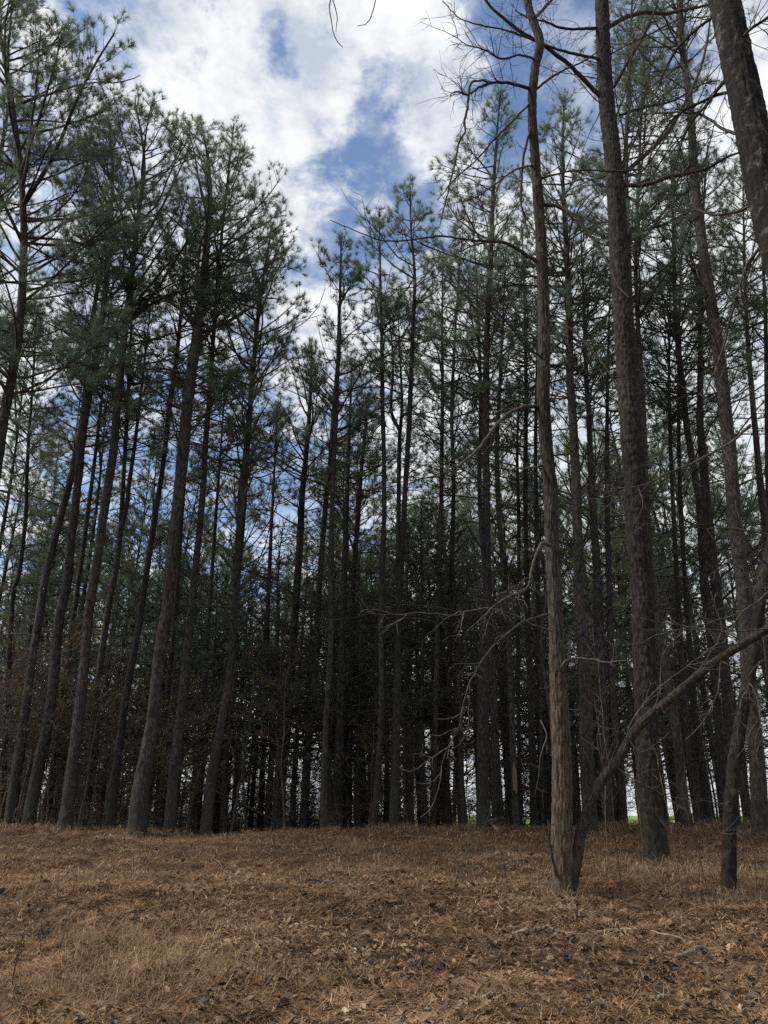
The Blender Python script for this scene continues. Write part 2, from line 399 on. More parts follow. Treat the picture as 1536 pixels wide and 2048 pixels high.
def ground_mat():
    m, nt, out = mat_new('forest_floor'); L = nt.links.new
    tc = nd(nt, 'ShaderNodeTexCoord')
    n1 = nd(nt, 'ShaderNodeTexNoise', Scale=1.1, Detail=8.0, Roughness=0.7); L(tc.outputs['Object'], n1.inputs['Vector'])
    n2 = nd(nt, 'ShaderNodeTexNoise', Scale=38.0, Detail=6.0, Roughness=0.75); L(tc.outputs['Object'], n2.inputs['Vector'])
    a = nd(nt, 'ShaderNodeMath', _operation='MULTIPLY_ADD'); a.inputs[1].default_value = 0.5; L(n1.outputs['Fac'], a.inputs[0])
    b = nd(nt, 'ShaderNodeMath', _operation='MULTIPLY'); b.inputs[1].default_value = 0.5; L(n2.outputs['Fac'], b.inputs[0]); L(b.outputs[0], a.inputs[2])
    r = ramp(nt, [(0.3, (0.022, 0.014, 0.009)), (0.5, (0.075, 0.043, 0.026)), (0.7, (0.17, 0.10, 0.058))]); L(a.outputs[0], r.inputs[0])
    sx = nd(nt, 'ShaderNodeSeparateXYZ'); L(tc.outputs['Object'], sx.inputs[0])
    fm = nd(nt, 'ShaderNodeMapRange', _interpolation_type='SMOOTHSTEP'); fm.inputs['From Min'].default_value = 52; fm.inputs['From Max'].default_value = 60; L(sx.outputs[1], fm.inputs['Value'])
    n3 = nd(nt, 'ShaderNodeTexNoise', Scale=0.15, Detail=6.0); L(tc.outputs['Object'], n3.inputs['Vector'])
    g = ramp(nt, [(0.3, (0.10, 0.17, 0.035)), (0.7, (0.19, 0.26, 0.07))]); L(n3.outputs['Fac'], g.inputs[0])
    fx = nd(nt, 'ShaderNodeMapRange', _interpolation_type='SMOOTHSTEP'); fx.inputs['From Min'].default_value = 14; fx.inputs['From Max'].default_value = 18; L(sx.outputs[0], fx.inputs['Value'])
    fo = nd(nt, 'ShaderNodeMapRange', _interpolation_type='SMOOTHSTEP'); fo.inputs['From Min'].default_value = 150; fo.inputs['From Max'].default_value = 200; L(sx.outputs[1], fo.inputs['Value'])
    fa = nd(nt, 'ShaderNodeMath', _operation='MAXIMUM'); L(fx.outputs[0], fa.inputs[0]); L(fo.outputs[0], fa.inputs[1])
    fc = nd(nt, 'ShaderNodeMath', _operation='MULTIPLY'); L(fm.outputs[0], fc.inputs[0]); L(fa.outputs[0], fc.inputs[1])
    mx = nd(nt, 'ShaderNodeMixRGB'); L(fc.outputs[0], mx.inputs['Fac']); L(r.outputs[0], mx.inputs[1]); L(g.outputs[0], mx.inputs[2])
    bs = nd(nt, 'ShaderNodeBsdfPrincipled', Roughness=1.0); bs.inputs['Specular IOR Level'].default_value = 0.1
    L(mx.outputs[0], bs.inputs['Base Color'])
    bp = nd(nt, 'ShaderNodeBump', Strength=0.8, Distance=0.03); L(n2.outputs['Fac'], bp.inputs['Height']); L(bp.outputs[0], bs.inputs['Normal'])
    L(bs.outputs[0], out.inputs[0])
    return m

# ------------------------------------------------------------------ ground
def build_ground():
    xs = np.concatenate([-np.geomspace(2500, 11, 40), np.arange(-10.8, 10.81, 0.075), np.geomspace(11, 2500, 40)])
    ys = np.concatenate([-np.geomspace(300, 4, 22), np.arange(-3, 4.0, 0.5), np.arange(4.0, 17.5, 0.075), np.arange(17.6, 40, 0.5), np.geomspace(40.5, 4000, 50)])
    X, Y = np.meshgrid(xs, ys)
    Z = ground_z(X, Y)
    near = (np.abs(X) < 11) & (Y > 3.9) & (Y < 17.6)
    fine = 0.085 * (vnoise(X, Y, 4.5, 5) - 0.5) + 0.05 * (vnoise(X, Y, 11, 6) - 0.5)
    Z = Z + np.where(near, fine, 0)
    g = Geo()
    ny, nx = X.shape
    idx = np.arange(nx * ny).reshape(ny, nx)
    q = np.stack([idx[:-1, :-1], idx[:-1, 1:], idx[1:, 1:], idx[1:, :-1]], -1).reshape(-1, 4)
    g.add(np.stack([X, Y, Z], -1).reshape(-1, 3), q)
    o = g.build('ground', [ground_mat()])
    tag(o, kind='structure')
build_ground()

def gz_fine(x, y):
    return ground_z(x, y) + 0.085 * (vnoise(x, y, 4.5, 5) - 0.5) + 0.05 * (vnoise(x, y, 11, 6) - 0.5)

def scatter_xy(n, rng, y0=4.2, y1=16.2, power=1.6):
    """Random places on the clearing, denser close to the photographer."""
    u = rng.uniform(0, 1, n)
    a = 1 - power
    y = (y0 ** a + u * (y1 ** a - y0 ** a)) ** (1 / a)
    x = rng.uniform(-1, 1, n) * (0.56 * y + 0.8)
    return x, y

def litter():
    rng = np.random.default_rng(11)
    # pine straw
    n = 420000
    x, y = scatter_xy(n, rng)
    keep = rng.uniform(0, 1, n) < 0.22 + 0.78 * np.clip((vnoise(x, y, 0.9, 9) * 0.6 + vnoise(x, y, 3.1, 10) * 0.4 - 0.28) / 0.3, 0, 1)
    x, y = x[keep], y[keep]; n = len(x)
    z = gz_fine(x, y) + rng.uniform(0.0, 0.035, n)
    th = rng.uniform(0, 2 * np.pi, n) * 0.35 + 2 * np.pi * vnoise(x, y, 2.2, 31) * 1.3 + np.where(rng.uniform(0, 1, n) < 0.5, np.pi, 0); pit = rng.normal(0.04, 0.16, n)
    d = np.stack([np.cos(th) * np.cos(pit), np.sin(th) * np.cos(pit), np.sin(pit)], 1)
    ln = rng.uniform(0.06, 0.19, n) * (0.75 + 0.03 * y); w = 0.0011 * (0.9 + 0.13 * y) * rng.uniform(0.7, 1.4, n)
    side = np.stack([-np.sin(th), np.cos(th), np.zeros(n)], 1) * (w * 0.9)[:, None]
    b = np.stack([x, y, z], 1); tip = b + d * ln[:, None]
    mid = b + d * (ln * 0.5)[:, None] + side * rng.uniform(-6, 6, n)[:, None] + np.array([0, 0, 1]) * rng.uniform(0, 0.012, n)[:, None]
    v = np.stack([b - side, b + side, mid + side, mid - side, tip], 1).reshape(-1, 3)
    i = np.arange(n)[:, None] * 5
    g = Geo(); g.add(v, i + np.array([[0, 1, 2, 3]])); g.n = 0
    g.f.append(i + np.array([[3, 2, 4]])); g.m.append(0); g.n = len(v)
    tag(g.build('pine_straw', [M_STRAW], smooth=False), 'orange brown pine needles lying thick over the clearing floor', 'pine straw', kind='stuff')
    # dead leaves
    n = 36000
    x, y = scatter_xy(n, rng, power=1.9)
    cen = 0.35 + 0.9 * np.exp(-((x - 1.6) / 3.4) ** 2 - ((y - 7.5) / 2.6) ** 2) + 0.5 * np.clip(vnoise(x, y, 0.8, 14) - 0.5, 0, 1)
    keep = rng.uniform(0, 1, n) < cen; x, y = x[keep], y[keep]; n = len(x)
    z = gz_fine(x, y) + rng.uniform(0.012, 0.05, n)
    th = rng.uniform(0, 2 * np.pi, n); s = rng.uniform(0.010, 0.034, n) * np.where(rng.uniform(0, 1, n) < 0.06, 1.6, 1.0)
    A = norm(np.stack([np.cos(th), np.sin(th), rng.normal(0, 0.45, n)], 1)); Bv = norm(np.stack([-np.sin(th), np.cos(th), rng.normal(0, 0.55, n)], 1)); N = norm(np.cross(A, Bv))
    c = np.stack([x, y, z], 1); cu = rng.uniform(-0.2, 0.75, n)[:, None]
    S = s[:, None]
    pts = [c - A * S, c - A * S * 0.35 + Bv * S * 0.62 + N * S * cu, c + A * S * 0.35 + Bv * S * 0.5 + N * S * cu * 1.2, c + A * S * 1.1 + N * S * cu, c + A * S * 0.35 - Bv * S * 0.5 + N * S * cu * 1.3, c - A * S * 0.35 - Bv * S * 0.62 + N * S * cu]
    v = np.stack(pts, 1).reshape(-1, 3); i = np.arange(n)[:, None] * 6
    g = Geo(); g.add(v, i + np.array([[0, 1, 2, 3]])); g.f.append(i + np.array([[0, 3, 4, 5]])); g.m.append(0)
    tag(g.build('fallen_leaves', [M_LEAF], smooth=False), 'curled dark brown leaves scattered among the pine straw', 'dead leaves', kind='stuff')
    # dry grass: clumps plus a thin fuzz
    cx, cy, cr, ch, cn = [], [], [], [], []
    spots = [(G(230, 1900), 0.6, 0.30, 700), (G(330, 1960), 0.6, 0.28, 700), (G(120, 2000), 0.6, 0.28, 700), (G(420, 1850), 0.5, 0.18, 220), (G(1060, 2020), 0.36, 0.15, 420), (G(980, 1990), 0.3, 0.12, 160),
             (G(60, 1780), 0.8, 0.22, 500), (G(720, 1740), 0.7, 0.2, 400), (G(710, 1702), 0.3, 0.25, 260), (G(1290, 1770), 0.5, 0.2, 350), (G(1380, 1740), 0.8, 0.24, 450), (G(1500, 1760), 0.9, 0.26, 600), (G(1230, 1740), 0.7, 0.22, 350), (G(1470, 1810), 0.35, 0.2, 250), (G(620, 1975), 0.5, 0.2, 400), (G(1180, 1900), 0.4, 0.14, 200)]
    for p, r, h, k in spots:
        cx.append(rng.normal(p[0], r * 0.6, k)); cy.append(rng.normal(p[1], r * 0.45, k)); ch.append(h * rng.uniform(0.4, 1.15, k))
    for o in list(bpy.data.objects):
        if o.type == 'EMPTY' and o.name.split('.')[0] in ('pine_tree', 'forked_tree', 'crooked_tree') and o.location.y < 17:
            k = 260; a = rng.uniform(0, 6.28, k); q = 0.16 + np.abs(rng.normal(0, 0.22, k))
            cx.append(o.location.x + np.cos(a) * q); cy.append(o.location.y + np.sin(a) * q); ch.append(rng.uniform(.06, .26, k))
    k = 52000
    fx, fy = scatter_xy(k, rng, 4.3, 16.3, 0.6)
    dens = np.clip((fy - 6.5) / 5, 0.10, 1.0) * (0.25 + 0.75 * np.clip((vnoise(fx, fy, 0.7, 21) - 0.3) / 0.4, 0, 1)) + 0.08 * np.exp(-((fx + 3.0) / 1.6) ** 2)
    kp = rng.uniform(0, 1, k) < dens; fx, fy = fx[kp], fy[kp]
    cx.append(fx); cy.append(fy); ch.append(rng.uniform(0.04, 0.16, len(fx)) * (1 + 0.2 * (fx > 2.5) * (fy > 8.5)))
    x = np.concatenate(cx); y = np.concatenate(cy); h = np.concatenate(ch); n = len(x)
    z = gz_fine(x, y) - 0.01
    th = rng.uniform(0, 2 * np.pi, n); lean = rng.uniform(0.3, 1.6, n)
    hd = np.stack([np.cos(th), np.sin(th), np.zeros(n)], 1); b = np.stack([x, y, z], 1); up = np.array([[0, 0, 1.0]])
    p1 = b + up * (h * 0.55)[:, None] + hd * (h * lean * 0.35)[:, None]
    p2 = b + up * (h * (1.0 - 0.5 * lean))[:, None] + hd * (h * lean * 1.1)[:, None]
    w = (0.0012 * (0.9 + 0.13 * y))[:, None]
    ph = rng.uniform(0, 2 * np.pi, n); side = np.stack([np.cos(ph), np.sin(ph), np.zeros(n)], 1) * w
    v = np.stack([b - side, b + side, p1 + side * 0.8, p1 - side * 0.8, p2], 1).reshape(-1, 3); i = np.arange(n)[:, None] * 5
    g = Geo(); g.add(v, i + np.array([[0, 1, 2, 3]])); g.f.append(i + np.array([[3, 2, 4]])); g.m.append(0)
    tag(g.build('dry_grass', [M_GRASS], smooth=False), 'withered straw coloured grass standing and bent over across the clearing', 'dry grass', kind='stuff')

# ------------------------------------------------------------------ pines traced one by one
# (label, depth, [(px, py, width px)...], crown base px y, crown radius m, options)
PINES = [
 ("tall pine at the left edge, most of its trunk cut off by the picture side", 13.2, [(-80,1665,30),(-40,1250,24),(5,904,20),(42,650,17),(46,420,13),(22,200,9),(-15,0,6),(-40,-150,2)],  600, 2.5, {'shoots':1, 'dens':1.45}),
 ("lower bushy crown at the left edge, its trunk outside the picture", 15.4, [(-150,1665,28),(-75,900,20),(-25,520,14),(8,300,8),(22,170,3)], 600, 2.3, {'dens':1.2}),
 ("leaning dark pine nearest the left edge, base behind brown brush", 16.2, [(17,1667,25),(30,1560,23),(45,1450,19),(56,1354,17),(70,1250,16),(86,1138,15),(117,1008,14),(146,904,13),(164,800,12),(178,650,10),(215,440,3)], 760, 1.7, {}),
 ("straight pine second from the leaning dark one, greenish wide foot", 15.6, [(55,1661,30),(70,1562,25),(99,1406,22),(112,1250,20),(130,1165,19),(141,1086,18),(156,982,17),(169,878,16),(180,800,15),(205,650,12),(220,480,9),(224,340,5),(215,222,2)], 620, 1.9, {}),
 ("mottled pine with mossy flared foot, fourth big trunk counted from the left edge", 15.2, [(128,1660,30),(141,1562,25),(156,1432,22),(167,1328,20),(173,1250,19),(180,1190,19),(193,1112,18),(208,1008,18),(224,904,17),(234,800,16),(250,650,14),(262,560,12),(275,450,9),(290,330,5),(272,205,2)], 640, 2.1, {}),
 ("slim pine close to the left of the thickest left-hand trunk", 16.0, [(221,1661,22),(227,1588,19),(240,1484,16),(250,1406,15),(263,1328,14),(276,1250,13),(297,1100,12),(310,1008,11),(325,904,10),(336,800,10),(350,700,8),(362,560,5),(372,420,2)], 720, 1.4, {}),
 ("thickest and tallest pine of the left half, broad fan-shaped crown against cloud", 14.8, [(273,1664,40),(284,1562,35),(302,1458,28),(312,1354,25),(320,1276,24),(331,1217,24),(339,1138,23),(352,1021,23),(365,904,24),(375,800,23),(395,650,20),(406,560,17),(413,480,14),(419,390,9),(414,310,5),(400,240,2)], 700, 2.3, {'boost':1}),
 ("pine just right of the thickest left-hand trunk, slightly thinner", 15.6, [(339,1664,26),(346,1562,23),(357,1458,19),(367,1354,17),(378,1250,15),(396,1100,13),(409,982,12),(416,878,11),(423,800,10),(428,700,9),(437,560,7),(452,400,5),(468,248,2)], 660, 1.7, {}),
 ("pine with widely forking bare limbs, right of the slightly thinner pine", 15.7, [(411,1659,26),(422,1550,22),(437,1458,18),(448,1380,16),(458,1302,14),(466,1204,14),(475,1086,14),(481,995,13),(491,904,12),(500,800,11),(508,690,9),(522,560,6),(542,440,2)], 800, 1.7, {'dead':26}),
 ("dark stout pine rising out of the layered evergreen, centre left", 19.0, [(560,1665,26),(562,1562,22),(573,1458,19),(580,1354,17),(588,1250,17),(591,1190,17),(599,1086,15),(604,982,13),(612,904,11),(620,800,8),(624,690,3)], 930, 1.7, {'olive':1}),
 ("slender pine between the dark stout pine and the pointed pine", 18.5, [(607,1660,17),(612,1536,15),(622,1432,14),(632,1328,13),(636,1217,13),(643,1112,12),(651,1008,11),(659,930,10),(666,826,8),(676,680,3)], 900, 1.4, {'olive':1}),
 ("thin pale pine with a narrow pointed top against the cloud gap", 15.6, [(648,1659,18),(648,1562,15),(653,1432,12),(660,1328,11),(662,1250,11),(662,1164,11),(665,1008,10),(669,904,10),(674,800,9),(678,650,7),(681,560,5),(682,478,2)], 790, 1.25, {}),
 ("black shaded pine trunk right of the pointed pine, broad at foot", 18.0, [(674,1662,25),(679,1500,21),(684,1300,16),(690,1100,12),(697,900,8),(704,740,3)], 960, 1.3, {'olive':1}),
 ("black shaded pine beside the broad-footed black one, narrower", 18.6, [(696,1662,14),(700,1471,12),(705,1190,11),(716,1034,10),(724,930,8),(735,820,3)], 960, 1.2, {'olive':1}),
 ("slim grey pine in the middle, left of the twin forked pine", 15.8, [(747,1658,16),(757,1536,13),(763,1380,12),(761,1250,11),(763,1190,11),(768,1034,10),(768,930,9),(765,800,9),(763,650,6),(760,530,4),(758,430,2)], 700, 1.1, {}),
 ("pale grey pine with clean pole-like trunk at the middle of the row", 15.4, [(787,1657,21),(792,1536,17),(795,1406,14),(797,1250,12),(801,1165,12),(809,1008,11),(818,852,10),(826,650,8),(829,560,6),(822,470,4),(820,378,2)], 660, 1.25, {}),
 ("pine behind the pole-like pale trunk, splitting into a lyre-shaped fork", 17.0, [(783,1660,14),(789,1450,12),(795,1250,11),(796,1138,11),(797,1034,10),(799,878,9),(804,813,7),(800,700,4),(795,600,2)], 800, 1.1, {'fork':[(799,860,7),(786,835,7),(782,810,6),(786,730,4),(778,620,2)]}),
 ("dark pine in the cedar thicket, left one of its pair", 18.0, [(866,1660,13),(872,1406,12),(876,1250,11),(882,1034,9),(885,800,8),(884,650,5),(885,520,2)], 860, 1.2, {}),
 ("dark pine in the cedar thicket, right one of its pair", 18.6, [(892,1660,13),(897,1400,12),(901,1200,11),(907,982,9),(904,820,8),(912,640,5),(925,470,2)], 830, 1.3, {}),
 ("straight grey pine with tall narrow crown, left of the furrowed brown tree", 14.9, [(966,1656,28),(965,1484,25),(966,1328,22),(969,1250,20),(974,1190,19),(973,1034,16),(973,878,15),(974,800,14),(976,650,12),(981,550,11),(986,400,8),(992,290,5),(1000,190,2)], 640, 1.55, {'dead':34}),
 ("flared dark pine hiding partly behind the straight grey pine", 17.2, [(998,1660,26),(990,1484,18),(985,1354,16),(979,1250,14),(968,1100,12),(960,982,10),(962,800,8),(955,600,5),(945,430,2)], 700, 1.5, {}),
 ("slender pine with an orange scar low on the bark", 16.6, [(1032,1655,18),(1026,1510,14),(1022,1380,13),(1016,1276,12),(1011,1217,11),(1003,1112,10),(995,1008,10),(993,904,9),(998,800,8),(1006,640,5),(1012,500,2)], 830, 1.2, {'scar':1}),
 ("thin dark pine touching the scarred slender one", 18.0, [(1041,1658,11),(1037,1540,10),(1034,1328,9),(1037,1060,8),(1034,900,6),(1040,760,2)], 930, 1.1, {}),
 ("dark pine left of the furrowed brown tree, farther back", 17.5, [(1068,1655,16),(1063,1510,14),(1056,1300,12),(1050,1000,10),(1052,800,8),(1050,600,5),(1045,440,2)], 760, 1.4, {}),
 ("dark pine mostly behind the furrowed brown tree", 18.2, [(1083,1655,13),(1079,1380,11),(1076,1200,10),(1070,900,8),(1075,650,5),(1078,420,2)], 740, 1.5, {}),
 ("stout dark pine right behind the forked brown tree, many upswept dead limbs", 14.6, [(1181,1655,32),(1177,1619,31),(1168,1477,30),(1165,1392,28),(1158,1278,26),(1151,1214,22),(1147,1044,20),(1143,930,19),(1137,817,17),(1134,760,16),(1135,650,14),(1130,500,11),(1124,350,7),(1128,200,2)], 620, 1.7, {'dead':44}),
 ("dark pine with upswept dead limbs between the stout dark one and the scaly giant", 15.6, [(1217,1655,26),(1208,1505,23),(1205,1392,21),(1198,1278,19),(1197,1186,18),(1188,1044,15),(1182,930,13),(1178,817,11),(1175,760,10),(1172,640,7),(1168,500,4),(1166,420,2)], 700, 1.4, {'dead':40}),
 ("dark pine trunk seen just under the slanting stem, left of the scaly giant", 15.8, [(1245,1655,22),(1238,1560,19),(1222,1449,16),(1215,1250,13),(1210,1000,10),(1214,760,6),(1222,560,2)], 760, 1.3, {}),
 ("reddish pine close behind the right flank of the scaly giant", 14.8, [(1376,1658,24),(1367,1600,22),(1355,1477,20),(1333,1335,17),(1316,1264,16),(1300,1150,14),(1290,1000,12),(1284,900,12),(1280,800,11),(1273,680,10),(1268,520,7),(1276,330,5),(1285,100,2)], 520, 1.7, {}),
 ("black pine trunk behind, first one right of the reddish pine", 17.0, [(1398,1658,15),(1375,1505,13),(1366,1392,12),(1352,1200,11),(1340,1000,9),(1335,760,6),(1340,540,2)], 760, 1.5, {}),
 ("black pine trunk behind, second one right of the reddish pine", 17.6, [(1422,1655,15),(1400,1505,13),(1388,1380,12),(1372,1150,10),(1360,900,8),(1358,660,5),(1362,480,2)], 720, 1.5, {}),
 ("grey lichen-spotted pine, left of two close together near the dark crooked tree", 15.6, [(1452,1660,20),(1437,1450,18),(1424,1300,17),(1409,1186,16),(1401,1016,15),(1390,930,14),(1378,845,13),(1367,760,12),(1352,620,9),(1345,430,5),(1340,320,2)], 640, 1.5, {'dead':24}),
 ("dark pine, right one of two close together near the dark crooked tree", 15.2, [(1472,1660,22),(1458,1450,21),(1445,1270,21),(1435,1186,20),(1418,1044,19),(1409,930,17),(1401,845,15),(1400,760,12),(1398,600,8),(1402,430,5),(1410,300,2)], 660, 1.5, {'dead':24}),
 ("tall pale pine with dead limbs above, right-hand side behind the crooked tree", 13.9, [(1522,1662,36),(1510,1500,32),(1495,1380,30),(1483,1200,28),(1463,1044,28),(1455,930,27),(1445,817,26),(1436,720,25),(1418,590,23),(1404,480,20),(1388,350,18),(1380,225,15),(1363,100,13),(1356,0,12),(1345,-160,8),(1335,-330,3)], -20, 1.8, {'dead':60}),
 ("forked slim pine behind the mottled pine, two stems from one trunk", 17.2, [(168,1664,18),(190,1400,14),(213,1217,13),(229,1138,12),(240,1060,11),(247,956,9),(254,826,8),(262,650,5),(268,540,2)], 820, 1.3, {'fork':[(240,1060,10),(252,1020,9),(260,956,8),(271,878,7),(287,740,5),(303,600,2)]}),
 ("thin crooked pine at the far left between two thicker trunks", 18.4, [(2,1664,13),(23,1217,10),(36,1151,9),(46,1073,9),(51,1008,8),(52,956,8),(57,878,7),(66,760,5),(75,620,2)], 820, 1.4, {}),
 ("small dark pine trunk between the slim pine and the thickest left trunk foot", 18.5, [(312,1662,15),(323,1510,13),(336,1400,12),(355,1200,10),(370,980,8),(384,780,4),(392,690,2)], 850, 1.3, {}),
 ("small dark pine trunk behind the slightly thinner pine", 19.5, [(385,1660,11),(401,1471,10),(418,1250,9),(432,1050,7),(446,850,4),(452,760,2)], 900, 1.2, {}),
 ("dark pine behind the mossy flared foot, thin and straight", 19.0, [(92,1662,15),(118,1500,13),(150,1250,11),(188,950,8),(215,720,4),(225,620,2)], 800, 1.4, {}),
 ("shaded pine in the gap left of the dark stout pine, branches low", 21.0, [(520,1662,13),(530,1458,11),(536,1250,10),(545,1050,7),(552,900,4),(556,820,2)], 960, 1.2, {'olive':1}),
 ("shaded thin pine left of the gap, beside a pale leaning dead stem", 20.0, [(432,1662,13),(450,1471,11),(466,1280,9),(484,1050,7),(500,850,4),(506,750,2)], 900, 1.2, {}),
 ("thin pine at the right edge, leaning behind the tall pale one", 16.5, [(1575,1660,24),(1555,1400,20),(1536,1150,17),(1518,900,13),(1500,650,9),(1490,440,4),(1486,330,2)], 640, 1.8, {'olive':1}),
 ("bushy pine at the right edge with green crown behind the lichen trunk", 17.5, [(1560,1660,20),(1545,1300,16),(1532,950,12),(1522,650,8),(1515,420,4),(1510,240,2)], 560, 1.9, {'olive':1}),
 ("pine behind the scaly giant, only its high crown showing", 17.5, [(1300,1660,22),(1290,1400,19),(1278,1000,15),(1262,600,11),(1255,300,8),(1262,80,5),(1268,-90,2)], 330, 1.9, {}),
]
GRP_ROW = 'pines in the front row along the clearing'

def curve(pts, dd, base, wob=0.0, rng=RNG):
    """pts (px, py, w[, depth offset]); smooth curve in metres relative to base with radius column."""
    out = []
    for q in pts:
        p = W(q[0], q[1], dd + (q[3] if len(q) > 3 else 0)); out.append([*(p - base), 0.5 * px2m(q[2], p)])
    c = resample(np.array(out), 0.09)
    if wob: c[1:-1, :3] += rng.normal(0, wob, (len(c) - 2, 3))
    return c

hero_ground = []
def build_pine(label, d, pts, cby, R, opt, idx):
    rng = np.random.default_rng(100 + idx)
    P = np.array([W(px, py, d) for px, py, w in pts])
    if len(P) > 3:   # the pines also stray a little towards or away from the viewer
        sway = np.interp(np.linspace(0, 1, len(P)), [0, .3, .6, 1], np.concatenate([[0], rng.normal(0, 0.12, 3)]))
        P[:, 1] += sway
    r = np.array([0.5 * px2m(w, p) for (px, py, w), p in zip(pts, P)])
    base = P[0].copy(); gz = float(ground_z(base[0], base[1]))
    d0 = (P[1] - P[0]) / max(P[1][2] - P[0][2], 0.1)
    base = P[0] + d0 * (gz - 0.06 - P[0][2])
    P[0] = base
    if P[1][2] < P[0][2] + 0.1: P = np.delete(P, 1, 0); r = np.delete(r, 1)
    hero_ground.append((base[0], base[1]))
    root = empty('pine_tree', base, label, 'pine tree', GRP_ROW)
    A = P - base
    near = d < 16.5
    g, ax, rr = trunk_geo(A, r * 0.94, 22 if near else 10, 0.02, rng, 0.09 if near else 0.3, 0.12, (0.05, 0.12, 0.016) if near else False)
    if 'fork' in opt:
        fp = np.array([W(px, py, d) for px, py, w in opt['fork']]) - base
        fr = np.array([0.5 * px2m(w, q + base) for (px, py, w), q in zip(opt['fork'], fp)])
        fa = resample(np.hstack([fp, fr[:, None]]), 0.25); g.tubes(fa[:, :3], fa[:, 3], 10, 0)
    zcb = W(768, cby, d)[2] - base[2]
    L = np.concatenate([[0], np.cumsum(np.linalg.norm(np.diff(ax, axis=0), axis=1))])
    cb = float(np.interp(zcb, ax[:, 2], L) / L[-1])
    trunk = g.build('trunk', [M_PINE], root)
    if opt.get('scar'):
        s = Geo(); c = W(1029, 1560, d - 0.14) - base
        pts2 = np.array([[0, 0, .36], [.05, 0, .22], [.055, 0.0, -.05], [.03, 0, -.28], [-.03, 0, -.2], [-.04, 0, .1]]) + c
        back = pts2 + np.array([0, 0.06, 0]); n6 = 6
        vv = np.vstack([pts2, back]); s.add(vv, np.array([[0, 1, 2, 5], [2, 3, 4, 5]])); s.f.append(np.array([[i, (i + 1) % 6, (i + 1) % 6 + 6, i + 6] for i in range(6)])); s.m.append(0)
        m, nt, out = mat_new('bare_orange_wood'); b = nd(nt, 'ShaderNodeBsdfPrincipled', Roughness=0.8); n = nd(nt, 'ShaderNodeTexNoise', Scale=14.0, Detail=5.0); rp = ramp(nt, [(0.3, (0.10, 0.060, 0.036)), (0.7, (0.22, 0.135, 0.085))])
        nt.links.new(n.outputs['Fac'], rp.inputs[0]); nt.links.new(rp.outputs[0], b.inputs['Base Color']); nt.links.new(b.outputs[0], out.inputs[0])
        s.build('bark_scar', [m], root, False)
    far = np.clip(d / 15, 1, 1.6)
    if opt.get('shoots'):
        for cs in ([[(8,125,4),(60,108,3.5),(105,87,3),(122,62,2.2),(142,46,1.4)], [(105,87,2.6),(135,80,2.2),(170,57,1.4)], [(108,88,2.4),(130,95,2),(151,86,1.3)]],
                   [[(22,215,4),(90,190,4),(157,170,3.4),(190,165,3),(235,165,2.6),(262,158,2),(281,150,1.3)], [(235,165,2.2),(238,155,2),(240,145,1.4)]]):
            s = Geo()
            for cc in cs:
                c = curve(cc, d, base, 0.003, rng); s.tubes(c[:, :3], c[:, 3], 5, 0)
            s.build('branch', [M_TWIG], root)
    boost = None
    if opt.get('boost'):
        boost = lambda az, t: 1 + 0.38 * np.clip(np.cos(az), 0, 1) ** 2 * np.exp(-((t - 0.45) / 0.3) ** 2)
    g = crown_of(ax, max(cb - 0.13, 0.3), R * 1.3, rng, M=30 if near else 21, nl=0.175, nw=0.0066 * far, boost=boost, dens=opt.get('dens', 0.86))
    if 'fork' in opt:
        g2 = crown_of(fa[:, :3], 0.45, R, rng, M=20, nl=0.18, nw=0.0066 * far, dens=1.05)
        for v_, f_, m_ in zip(g2.v, g2.f, g2.m): g.v.append(v_); g.f.append(f_ + g.n); g.m.append(m_)
        g.n += g2.n
    dl = int(opt.get('dead', 18) * 1.7)
    dead_limbs(g, ax, 0.22, min(cb + 0.1, 0.95), dl, 1.9 if dl < 36 else 2.3, rng, (-12, 32) if dl < 36 else (8, 58), 0, 0.013 if dl < 36 else 0.021)
    g.build('crown', [M_TWIG, M_NEEDLE_OLIVE if opt.get('olive') else M_NEEDLE], root)
    return root

for i, (lab, d, pts, cby, R, opt) in enumerate(PINES):
    build_pine(lab, d, pts, cby, R, opt, i)

# ------------------------------------------------------------------ pines deeper in the wood, copied from a few models
def model_pine(seed, H, cb, R, olive=False, M=13):
    rng = np.random.default_rng(seed)
    n = 9; z = np.linspace(0, H, n)
    ax0 = np.stack([np.cumsum(rng.normal(0, 0.07, n)), np.cumsum(rng.normal(0, 0.07, n)), z], 1); ax0[0, :2] = 0
    r0 = rng.uniform(0.10, 0.14)
    g, ax, rr = trunk_geo(ax0, r0 * (1 - 0.93 * (z / H) ** 1.15), 9, 0.025, rng, 0.4)
    tm = g.mesh('trunk', [M_PINE])
    c = crown_of(ax, cb - 0.08, R * 1.1, rng, M=20, nl=0.19, nw=0.0095, whorl=0.48, dens=0.95)
    dead_limbs(c, ax, 0.15, cb + 0.08, 20, 1.8, rng, (-10, 40))
    cm = c.mesh('crown', [M_TWIG, M_NEEDLE_OLIVE if olive else M_NEEDLE])
    return H, tm, cm
MODELS = [model_pine(900 + i, h, cb, R, i % 2 == 1) for i, (h, cb, R) in enumerate([(16.5, .52, 2.0), (15.0, .46, 1.9), (17.5, .56, 2.1), (14.0, .42, 1.9), (16.0, .46, 2.2), (15.5, .55, 1.8), (12.5, .36, 2.0)])]

def place_model(model, x, y, s, rz, lean, label, group, name='pine_tree', cat='pine tree'):
    H, tm, cm = model
    z = float(ground_z(x, y)) - 0.05
    root = empty(name, (x, y, z), label, cat, group)
    root.scale = (s, s, s); root.rotation_euler = (lean[1], lean[0], rz)
    for nm, me in (('trunk', tm), ('crown', cm)):
        o = bpy.data.objects.new(nm, me); COL.objects.link(o); o.parent = root
    return root

